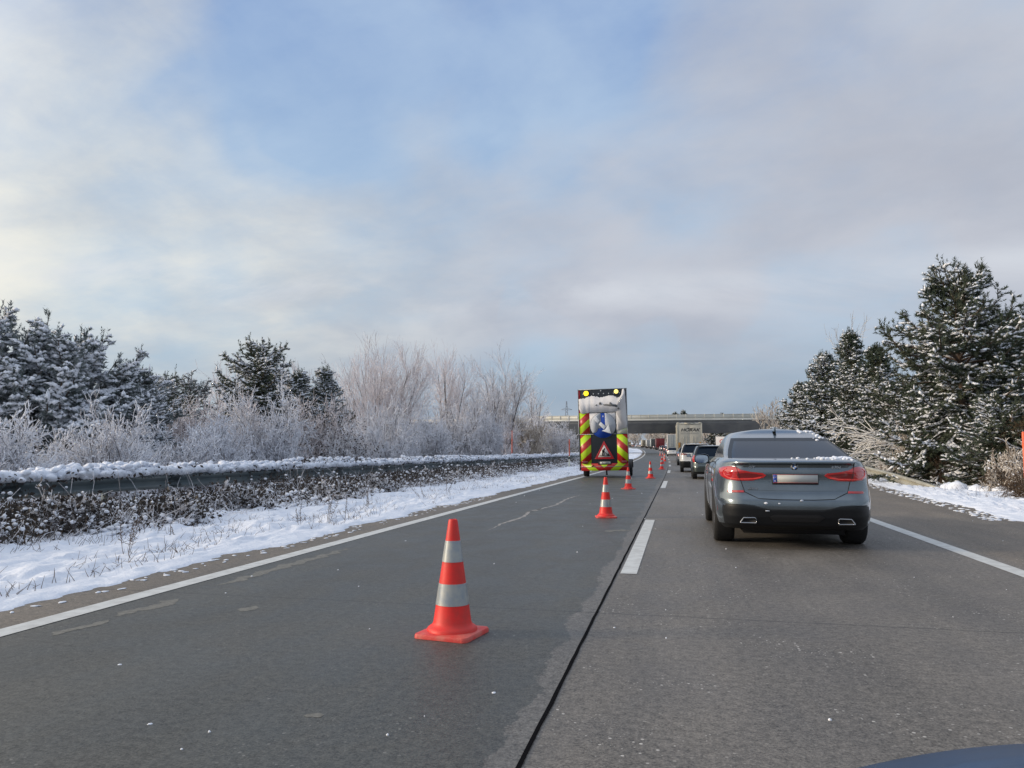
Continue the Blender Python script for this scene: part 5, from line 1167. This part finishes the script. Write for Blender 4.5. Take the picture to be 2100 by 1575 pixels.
b = MB(); b.add([(-.02, .70, 1.64), (.02, .70, 1.64), (.02, .88, 1.65), (-.02, .88, 1.65), (0, .70, 1.73)], [(0, 1, 4), (1, 2, 4), (2, 3, 4), (3, 0, 4)]); b.build('aerial_fin', M_black, h2)
for s in (-1, 1): mirror_part(h2, s * .93, 3.0, 1.12, s, sp, .2, .15)
h2.location = (1.04, 45.4, float(cz(46)))
def qcar(u, y, H, W, col, label, met=.6):
    m = paint('queue_car_paint_%d' % len(MATS), col, met, .3); c, bb = make_car('queued_car', hatch_spec(H, W, 4.4), m, label, 'cars queuing in the right lane')
    rear_bits(c, bb, [(x * W / .9, z * H / 1.46) for x, z in hl], .8); c.location = on(u, y); c.rotation_euler[2] = heading(y)
    return c
qcar(.98, 66, 1.52, .9, (.06, .07, .08), 'dark car between the white sport utility car and the lettered truck')
w1 = qcar(.62, 139, 1.5, .92, (.66, .66, .66), 'white car with black roof edge just left of the lettered truck', 0)
bl = qcar(.9, 168, 1.5, .9, (.06, .08, .16), 'small dark blue car left of the grey-framed truck')
far_c = [(1.3, 181, (.3, .3, .31), 'grey'), (1.2, 188, (.08, .08, .09), 'black'), (1.4, 208, (.25, .02, .02), 'red'), (1.3, 228, (.1, .1, .11), 'dark grey'), (1.2, 240, (.5, .5, .5), 'silver'), (1.2, 262, (.05, .05, .06), 'black'), (1.3, 300, (.12, .12, .13), 'charcoal'), (1.3, 355, (.1, .1, .11), 'dim grey'), (1.2, 415, (.62, .6, .55), 'cream white'), (1.3, 428, (.66, .64, .6), 'bright white'), (1.2, 442, (.6, .6, .56), 'off-white'), (1.3, 456, (.2, .2, .2), 'grey'), (1.2, 500, (.5, .2, .15), 'reddish'), (1.3, 520, (.3, .25, .2), 'brownish')]
for u, y, c, nm_ in far_c:
    k = w1 if sum(c) > 1 else bl; q = copy_tree(k); q.location = on(u, y); q.rotation_euler[2] = heading(y)
    q['label'] = '%s car far up the queue, about %s' % (nm_, 'beneath the bridge' if y < 195 else 'between the lorries past the bridge' if y < 300 else 'where the road bends left' if y < 400 else 'in the last visible stretch of the queue')
    mm = paint('far_paint_%s' % nm_.replace(' ', '_'), c, .2)
    for ch in q.children:
        if ch.name.startswith('body') or ch.name.startswith('roof'):
            if ch.type == 'MESH': ch.data = ch.data.copy(); ch.data.materials[0] = mm

# ------------------------------------------------------------------ lorries
def lorry(y, u, W, H, L, body, frame, label, side=None, letter=False, lamps=True, cabc=(.3, .32, .36)):
    root = empty('box_lorry', on(u, y), heading(y), label, 'lorry', 'lorries in the queue')
    h = W / 2; m = mat('lorry_side_%d' % len(MATS), side or body, .6, var=.12, vscale=.8); md = mat('lorry_door_%d' % len(MATS), body, .55, var=.14, vscale=.7, bump=.1, bscale=2); mf = mat('lorry_frame_%d' % len(MATS), frame, .5, .1, var=.25, vscale=3)
    b = MB(); b.box(-h + .03, h - .03, .06, L, .95, H - .03); b.build('cargo_box', m, root)
    b = MB(); b.box(-h + .12, -.006, .02, .055, .98, H - .16); b.build('door', md, root, bevel=.006); b = MB(); b.box(.006, h - .12, .02, .055, .98, H - .16); b.build('door', md, root, bevel=.006)
    b = MB(); b.box(-h, -h + .115, -.01, .12, .9, H); b.box(h - .115, h, -.01, .12, .9, H); b.box(-h + .115, h - .115, -.01, .12, H - .15, H); b.box(-h + .115, h - .115, -.01, .12, .86, .97)
    for k in range(4): b.box(-h - .004, -h + .03, .12 + (L - .3) * k / 4, .2 + (L - .3) * k / 4, .95, H - .05)
    b.box(-h - .01, -h + .06, .1, L, H - .08, H + .012); b.box(h - .06, h + .01, .1, L, H - .08, H + .012)
    b.build('rear_frame', mf, root, bevel=.01)
    for x in (-.62, -.30, .30, .62):
        b = MB(); b.tube([(x * W / 2.55, -.015, 1.0), (x * W / 2.55, -.015, H - (1.35 if letter else .2))], .018, 6)
        for z in (1.2, 1.8, 2.3): b.box(x * W / 2.55 - .05, x * W / 2.55 + .05, -.012, .022, z - .03, z + .03)
        b.build('door_bar', mf, root)
    b = MB(); b.box(-h + .1, h - .1, -.02, .08, .42, .56); b.box(-h + .3, -h + .4, .0, .3, .5, .95); b.box(h - .4, h - .3, 0, .3, .5, .95); b.build('bumper', M_black, root, bevel=.01)
    if lamps:
        for s in (-1, 1): b = MB(); b.box(s * (h - .42) - .2, s * (h - .42) + .2, -.04, -.02, .60, .74); b.build('tail_light', M_lamp2, root)
    for yw in (1.6, 2.95, L - 2.0, L + 1.6):
        for s in (-1, 1):
            wq = MB(); wq.lathe([(.28, -.13), (.48, -.15), (.51, -.1), (.51, .1), (.48, .15), (.28, .13)], 22, 'X'); wq.lathe([(0, .06 * s), (.28, .10 * s)], 16, 'X', mat=1); wq.build('wheel', [M_rubber, M_rim], root, 40, loc=(s * (h - .18), yw, .51))
    b = MB(); b.box(-h + .5, h - .5, .3, L - .2, .62, .92); b.build('chassis', M_black, root)
    b = MB(); V = [(-1.2, L + .4, .7), (1.2, L + .4, .7), (1.2, L + 2.7, .7), (-1.2, L + 2.7, .7), (-1.2, L + .4, 3.1), (1.2, L + .4, 3.1), (1.15, L + 2.3, 3.0), (-1.15, L + 2.3, 3.0)]
    b.add(V, [(0, 1, 5, 4), (1, 2, 6, 5), (2, 3, 7, 6), (3, 0, 4, 7), (4, 5, 6, 7), (3, 2, 1, 0)]); b.build('cab', mat('cab_%d' % len(MATS), cabc, .3, .2), root, bevel=.08)
    if letter:
        text_mesh('lettering', 'HOR', .44, mat('black_lettering', (.012, .012, .014), .5), root, (-.30, .012, H - .72), shear=.28, ext=.004, offset=.007, sx=1.22)
        text_mesh('lettering', 'AK', .44, MATS['black_lettering'], root, (.62, .012, H - .72), shear=.28, ext=.004, offset=.007, sx=1.22)
        text_mesh('small_lettering', 'AUTODOPRAVA', .20, mat('faint_grey_lettering', (.30, .29, .27), .6), root, (.0, .012, H - 1.05), ext=.003, sx=1.22)
        b = MB(); b.tube([(-.25, .01, H - .50), (-.05, .01, H - .53), (.12, .01, H - .565), (.35, .01, H - .53), (.62, .01, H - .48)], [.006, .014, .026, .014, .004], 6); b.build('swoosh', MATS['black_lettering'], root)
        M_mb = mat('amber_marker_board', (.42, .20, .03), .6, var=.4, vscale=6)
        b = MB(); b.box(-h + .13, -h + .34, -.03, .015, 1.15, 2.02); b.build('marker_board', M_mb, root); b = MB(); b.box(h - .30, h - .13, -.03, .015, 1.72, 2.05); b.build('marker_board', M_mb, root)
        b = MB(); b.box(-.5, .5, -.03, .02, H - .14, H + .02); b.box(-h + .05, -h + .3, -.03, .02, H - .02, H + .06); b.box(h - .3, h - .05, -.03, .02, H - .02, H + .06); b.build('roof_lamps', mf, root)
        b = MB(); rr = np.random.default_rng(3); lumps(b, np.stack([rr.uniform(-h + .1, h - .1, 60), rr.uniform(0, 3, 60), np.full(60, H)], -1), np.stack([rr.uniform(.05, .2, 60), rr.uniform(.1, .3, 60), rr.uniform(.01, .04, 60)], -1), rr); b.build('snow_on_roof', M_snow, root, 180)
    return root
lorry(80, 1.53, 2.5, 4.0, 12, (.50, .48, .41), (.52, .50, .42), 'large beige box lorry lettered HORAK, nearest lorry in the queue', side=(.5, .48, .41), letter=True)
lorry(152, 1.35, 2.55, 4.0, 11, (.30, .33, .33), (.60, .57, .54), 'grey lorry with white frame just beyond the lettered lorry', side=(.5, .47, .45))
lorry(262, 1.5, 2.7, 3.9, 13, (.16, .012, .018), (.14, .02, .03), 'dark red lorry past the bridge', side=(.22, .10, .10))
lorry(310, 1.3, 2.6, 4.0, 12, (.02, .022, .022), (.42, .46, .47), 'black-backed lorry with pale side, behind the dark red one', side=(.42, .46, .47))
lorry(350, 1.3, 2.6, 3.8, 12, (.28, .30, .32), (.5, .52, .53), 'bluish white lorry between the black-backed and brown ones', side=(.52, .54, .55))
lorry(395, 1.3, 2.6, 3.9, 12, (.15, .135, .10), (.55, .52, .44), 'brownish lorry with pale side, farthest big lorry', side=(.55, .52, .44))
lorry(500, -1.4, 2.4, 3.2, 7, (.32, .24, .12), (.35, .27, .14), 'small ochre van-like lorry at the far left end of the queue', side=(.36, .28, .15))

# white board with red letters standing right of the queue
sb_ = empty('roadside_board', (7.6, 128, float(cz(128))), R(-4), 'white roadside board with red lettering right of the queue under the bridge', 'sign board')
b = MB(); b.box(-1.6, 1.6, -.03, .03, .9, 3.25); b.build('panel', mat('board_white', (.72, .68, .64), .5), sb_, bevel=.01)
for x in (-1.2, 1.2): b = MB(); b.tube([(x, .08, -.2), (x, .08, 3.1)], .05, 8); b.build('post', M_trim, sb_)
text_mesh('lettering', 'OMV', .95, mat('board_red', (.55, .06, .05), .5), sb_, (0, -.034, 2.45), ext=.003, offset=.01)

# ------------------------------------------------------------------ the warning trailer
def stripe_mat(name, slope, period, phase, two=None):
    m = bpy.data.materials.new(name); m.use_nodes = True; t = NT(m.node_tree); b = t.n['Principled BSDF']; b.inputs['Roughness'].default_value = .35
    o = t.add('ShaderNodeTexCoord').outputs['Object']; s = t.add('ShaderNodeSeparateXYZ'); t.link(o, s.inputs[0])
    x = t.m('ABSOLUTE', s.outputs[0]) if two else s.outputs[0]
    f = t.m('FRACT', t.m('ADD', t.m('DIVIDE', t.m('SUBTRACT', s.outputs[2], t.m('MULTIPLY', x, slope)), period), phase + 10))
    c = t.mix(t.m('LESS_THAN', f, .5), (.50, .72, .015), (.46, .018, .014)); nz = t.noise(o, 7, 5)
    c = t.mix(t.m('MULTIPLY', t.ramp(nz, .5, .8), .18), c, (.45, .43, .38)); t.link(c, b.inputs['Base Color']); 
    return m
tr = empty('warning_trailer', (-3.30, 35.6, .0), 0, 'tall roadworks warning trailer with red and yellow stripes and two lit amber lamps', 'warning trailer')
tr.rotation_euler = (0, R(-1.1), 0)
def tx(a): return (a - 533) / 342
def tz(a): return .32 + (1390 - a) / 332
M_tdark = mat('trailer_dark_panel', (.014, .020, .026), .4, var=.3, vscale=3); M_tframe = mat('trailer_grey_frame', (.30, .32, .34), .4, .5); M_stred = mat('reflective_red', (.42, .015, .02), .35)
b = MB(); b.box(-1.11, 1.11, .0, .10, .36, 4.05); b.build('board', M_tdark, tr, bevel=.01)
b = MB(); b.box(-1.135, -1.11, -.03, .12, .32, 4.08); b.box(1.10, 1.125, -.03, .12, .32, 4.08); b.box(-1.135, 1.125, -.03, .12, 4.05, 4.08); b.box(-1.11, 1.10, -.032, .0, tz(840), tz(832)); b.box(-1.11, 1.1, -.045, 0, tz(1334), tz(1328)); b.build('edge_frame', M_tframe, tr)
b = MB(); b.box(tx(162), tx(323), -.016, 0, tz(830), tz(505)); b.build('striped_panel', stripe_mat('stripes_upper', .88, .69, .26), tr)
b = MB(); b.box(tx(166), tx(335), -.016, 0, tz(1278), tz(842)); b.build('striped_panel', stripe_mat('stripes_left', .88, .69, .06), tr)
b = MB(); b.box(tx(743), tx(912), -.016, 0, tz(1278), tz(842)); b.build('striped_panel', stripe_mat('stripes_right', -.88, .69, .06 + 0), tr)
b = MB(); b.box(tx(745), tx(905), -.014, 0, tz(832), tz(720)); b.build('striped_panel', mat('snow_dusted_yellow', (.55, .60, .36), .6, var=.4, vscale=4, color2=(.62, .62, .58)), tr)
b = MB(); b.box(-1.06, 1.10, -.034, 0, tz(1392), tz(1280)); b.build('striped_bumper', stripe_mat('stripes_bumper', .88, .69, .86, two=True), tr)
b = MB(); b.box(tx(150), tx(183), -.012, 0, tz(290), tz(152)); b.box(tx(158), tx(186), -.013, 0, tz(545), tz(450)); b.build('red_strip', M_stred, tr)
# lamps
M_amber = mat('amber_lamp_lit', (1.0, .72, .02), .3, emit=1.6); M_amber2 = mat('amber_lamp_lit_pale', (1.0, .80, .22), .3, emit=1.15)
for a, z, r, m in ((280, 205, .118, M_amber), (755, 190, .102, M_amber2)):
    b = MB(); b.lathe([(r + .02, .0), (r + .02, -.05), (r, -.06), (r, -.04)], 28, 'Y', (tx(a), 0, tz(z))); o = b.build('warning_lamp', M_black, tr, 40)
    b = MB(); b.lathe([(0, -.075), (r * .6, -.068), (r, -.045)], 28, 'Y', (tx(a), 0, tz(z))); b.build('lens', m, o, 60)
b = MB()
for a, z in ((395, 215), (475, 215), (555, 215), (635, 215), (715, 212), (512, 170), (228, 215), (800, 212)): b.lathe([(0, -.02), (.022, -.02), (.03, -.012), (.03, 0)], 10, 'Y', (tx(a), 0, tz(z)))
b.build('small_lamps', mat('unlit_lamps', (.45, .48, .5), .2), tr)
# direction sign
def disc(cx_, cz_, r, y, n=48): return [(cx_ + r * math.cos(2 * math.pi * i / n), cz_ + r * math.sin(2 * math.pi * i / n)) for i in range(n)]
M_signsnow = mat('sign_snow_film', (.42, .45, .50), .8, var=.2, vscale=4, color2=(.50, .52, .55), bump=.3, bscale=8)
b = MB(); b.prism(disc(tx(533), tz(705), .590, 0), -.050, -.02); ds = b.build('direction_sign', mat('sign_blue', (.008, .055, .36), .35), tr)
b = MB(); b.lathe([(.575, -.052), (.597, -.052), (.597, -.02)], 48, 'Y', (tx(533), 0, tz(705))); b.build('sign_rim', M_tdark, ds, 40)
M_snowpanel = mat('snow_crust', (.66, .65, .66), .85, var=.2, vscale=2.2, color2=(.74, .73, .73), bump=.12, bscale=30)
rr = np.random.default_rng(8)
def crust(poly, y0, y1, name, parent, m=M_snowpanel, j=.0):
    P_ = []
    for a, c in zip(poly, poly[1:] + poly[:1]):
        k = max(1, int(math.hypot(c[0] - a[0], c[1] - a[1]) / .05))
        for i in range(k): f = i / k; P_.append((a[0] + (c[0] - a[0]) * f + rr.normal() * j * (i > 0), a[1] + (c[1] - a[1]) * f + rr.normal() * j * (i > 0)))
    b = MB(); b.prism(P_, y0, y1); return b.build(name, m, parent)
def dpx(pts): return [(tx(a), tz(c)) for a, c in pts]
arc_ = lambda a0, a1: [(tx(533) + .585 * math.cos(R(a0 + (a1 - a0) * i / 16)), tz(705) + .585 * math.sin(R(a0 + (a1 - a0) * i / 16))) for i in range(17)]
crust(arc_(100, 218) + dpx([(425, 800), (450, 765), (455, 745), (490, 752), (498, 720)]), -.060, -.05, 'snow_film', ds, M_signsnow, j=.004)
crust(arc_(80, -40)[::-1] + dpx([(566, 515), (568, 700), (590, 780), (660, 830)]), -.060, -.05, 'snow_film', ds, M_signsnow, j=.003)
crust(dpx([(325, 700), (735, 700), (735, 510), (325, 510)]), -.020, -.002, 'snow_crust', tr, j=.003)
M_arrow = mat('sign_arrow_white', (.80, .81, .82), .5, var=.15, vscale=5)
b = MB()
for q in ([(428, 556), (478, 630), (446, 668), (385, 600)], [(500, 650), (580, 720), (545, 765), (468, 690)], [(622, 690), (658, 832), (508, 785), (560, 768), (597, 725)]):
    b.prism(dpx(q)[::-1], -.085, -.066)
b.build('arrow', M_arrow, ds, bevel=.006)
b = MB(); b.prism(dpx([(528, 556), (548, 556), (538, 585)])[::-1], -.056, -.048); b.build('bolt_mark', M_arrow, ds)
b = MB(); b.box(tx(325), tx(735), -.03, -.018, tz(508), tz(503)); b.box(tx(731), tx(735), -.03, -.018, tz(690), tz(505)); b.build('sign_frame', M_tframe, tr)
# snow plastered over the upper board
top_ = [(158, 290)] + [(a, 268 - 14 * math.sin(a / 47) + rr.normal() * 5 + (-6 if 300 < a < 640 else 0)) for a in range(190, 800, 16)] + [(835, 235), (848, 165), (862, 152), (884, 152), (890, 230), (905, 540), (908, 700), (900, 742)]
bot_ = [(860, 750), (800, 772), (747, 778), (743, 500), (560, 500), (325, 500), (300, 512), (262, 506), (230, 518), (190, 512), (176, 470), (160, 440)]
crust(dpx((top_ + bot_)[::-1]), -.052, -.012, 'snow_crust', tr, j=.004)
for q in ([(425, 388), (440, 378), (456, 384), (446, 398), (430, 400)], [(478, 372), (488, 350), (500, 345), (520, 372), (522, 382), (482, 382)], [(545, 385), (590, 378), (640, 385), (650, 352), (662, 350), (690, 385), (745, 388), (770, 415), (762, 428), (700, 415), (650, 412), (600, 402), (552, 396)], [(765, 440), (790, 435), (802, 452), (782, 464), (766, 455)]):
    b = MB(); b.prism(dpx(q)[::-1], -.078, -.05); b.build('bare_gap', mat('bare_grey_patch', (.10, .105, .11), .7), tr)
# roadworks triangle
def tri(ap, bl, brr, y0, y1, name, m, parent, bev=.0): b = MB(); b.prism(dpx([ap, bl, brr]), y0, y1); return b.build(name, m, parent, bevel=bev)
tg = tri((541, 940), (388, 1216), (697, 1216), -.040, -.005, 'roadworks_sign', M_stred, tr, .006)
tri((540, 1000), (440, 1185), (643, 1185), -.046, -.039, 'sign_face', mat('sign_white', (.60, .58, .55), .4), tg)
M_pic = mat('pictogram_black', (.01, .01, .01), .6); b = MB()
for q in ([(505, 1078), (548, 1055), (552, 1072), (540, 1090), (542, 1115), (508, 1115), (504, 1095)], [(508, 1112), (526, 1112), (520, 1165), (505, 1165), (504, 1140)], [(526, 1112), (543, 1112), (546, 1135), (540, 1165), (526, 1165), (532, 1138)], [(572, 1168), (590, 1135), (600, 1127), (612, 1140), (630, 1168)], [(458, 1168), (466, 1160), (500, 1160), (560, 1163), (635, 1163), (635, 1170), (458, 1170)], [(534, 1082), (592, 1150), (586, 1156), (530, 1092)]):
    b.prism(dpx(q)[::-1], -.052, -.044)
b.lathe([(0, -.052), (.026, -.052), (.026, -.044)], 14, 'Y', (tx(548), 0, tz(1056))); b.build('worker_pictogram', M_pic, tg)
b = MB(); b.box(tx(440), tx(650), -.05, -.01, tz(1298), tz(1250)); b.build('plate_holder', M_black, tr, bevel=.004)
b = MB(); b.box(tx(468), tx(634), -.056, -.05, tz(1291), tz(1256)); lp = b.build('licence_plate', M_plate, tr)
text_mesh('plate_text', 'BL 4707F', .085, M_pic, lp, (tx(553), -.058, tz(1275)), ext=.001)
for a in (238, 850): b = MB(); b.box(tx(a) - .12, tx(a) + .12, -.085, -.03, tz(1282), tz(1242)); b.build('tail_light', M_lamp2, tr, bevel=.01)
b = MB(); b.box(tx(335), tx(360), -.07, -.03, tz(1330), tz(1300)); b.build('side_marker', mat('orange_marker', (.5, .2, .05), .4), tr)
# running gear
for s in (-1, 1):
    wq = MB(); wq.lathe([(.22, -.1), (.34, -.12), (.37, -.08), (.37, .08), (.34, .12), (.22, .1), (.22, -.1)], 28, 'X'); wq.lathe([(0, .05 * s), (.22, .09 * s)], 16, 'X', mat=1); wq.build('wheel', [M_rubber, M_trim], tr, 40, loc=(s * 1.04, 1.9, .37))
    b = MB(); V = []
    for a in range(0, 181, 20):
        for x in (s * .9, s * 1.19): V.append((x, 1.9 + .44 * math.cos(R(a)), .40 + .42 * math.sin(R(a))))
    b.add(V, [(2 * i, 2 * i + 1, 2 * i + 3, 2 * i + 2) for i in range(9)]); b.build('mudguard', M_black, tr)
b = MB(); b.box(-.9, .9, .1, 3.4, .50, .60); b.box(-.05, .05, 3.4, 5.2, .5, .6); b.tube([(-.9, 1.9, .37), (.9, 1.9, .37)], .05, 8); b.box(-.9, -.8, .1, .2, .6, 3.6); b.box(.8, .9, .1, .2, .6, 3.6); b.tube([(-.8, .2, 3.2), (-.8, 2.6, .6)], .03, 6); b.tube([(.8, .2, 3.2), (.8, 2.6, .6)], .03, 6); b.build('chassis', M_black, tr)
b = MB(); b.tube([(.05, .6, .12), (.05, .6, .5)], .035, 8); b.box(0, .1, .52, .68, .10, .13); b.build('support_leg', M_black, tr)

# ------------------------------------------------------------------ dashboard of the car the picture was taken from
M_dash = mat('sky_reflection_dashboard', (.014, .055, .14), .35, var=.2, vscale=20, bump=.1, bscale=200)  # blue of the sky reflected on the dark dash, painted as base colour
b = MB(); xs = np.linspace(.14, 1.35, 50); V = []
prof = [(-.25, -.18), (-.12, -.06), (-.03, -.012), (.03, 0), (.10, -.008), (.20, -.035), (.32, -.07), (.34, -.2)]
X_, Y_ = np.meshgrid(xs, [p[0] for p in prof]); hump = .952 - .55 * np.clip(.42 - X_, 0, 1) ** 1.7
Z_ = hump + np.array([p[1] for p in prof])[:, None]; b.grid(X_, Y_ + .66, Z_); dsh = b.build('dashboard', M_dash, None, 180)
tag(dsh, 'dark curved dashboard top in painted sky-reflection blue, edging into the lower right corner', 'dashboard')
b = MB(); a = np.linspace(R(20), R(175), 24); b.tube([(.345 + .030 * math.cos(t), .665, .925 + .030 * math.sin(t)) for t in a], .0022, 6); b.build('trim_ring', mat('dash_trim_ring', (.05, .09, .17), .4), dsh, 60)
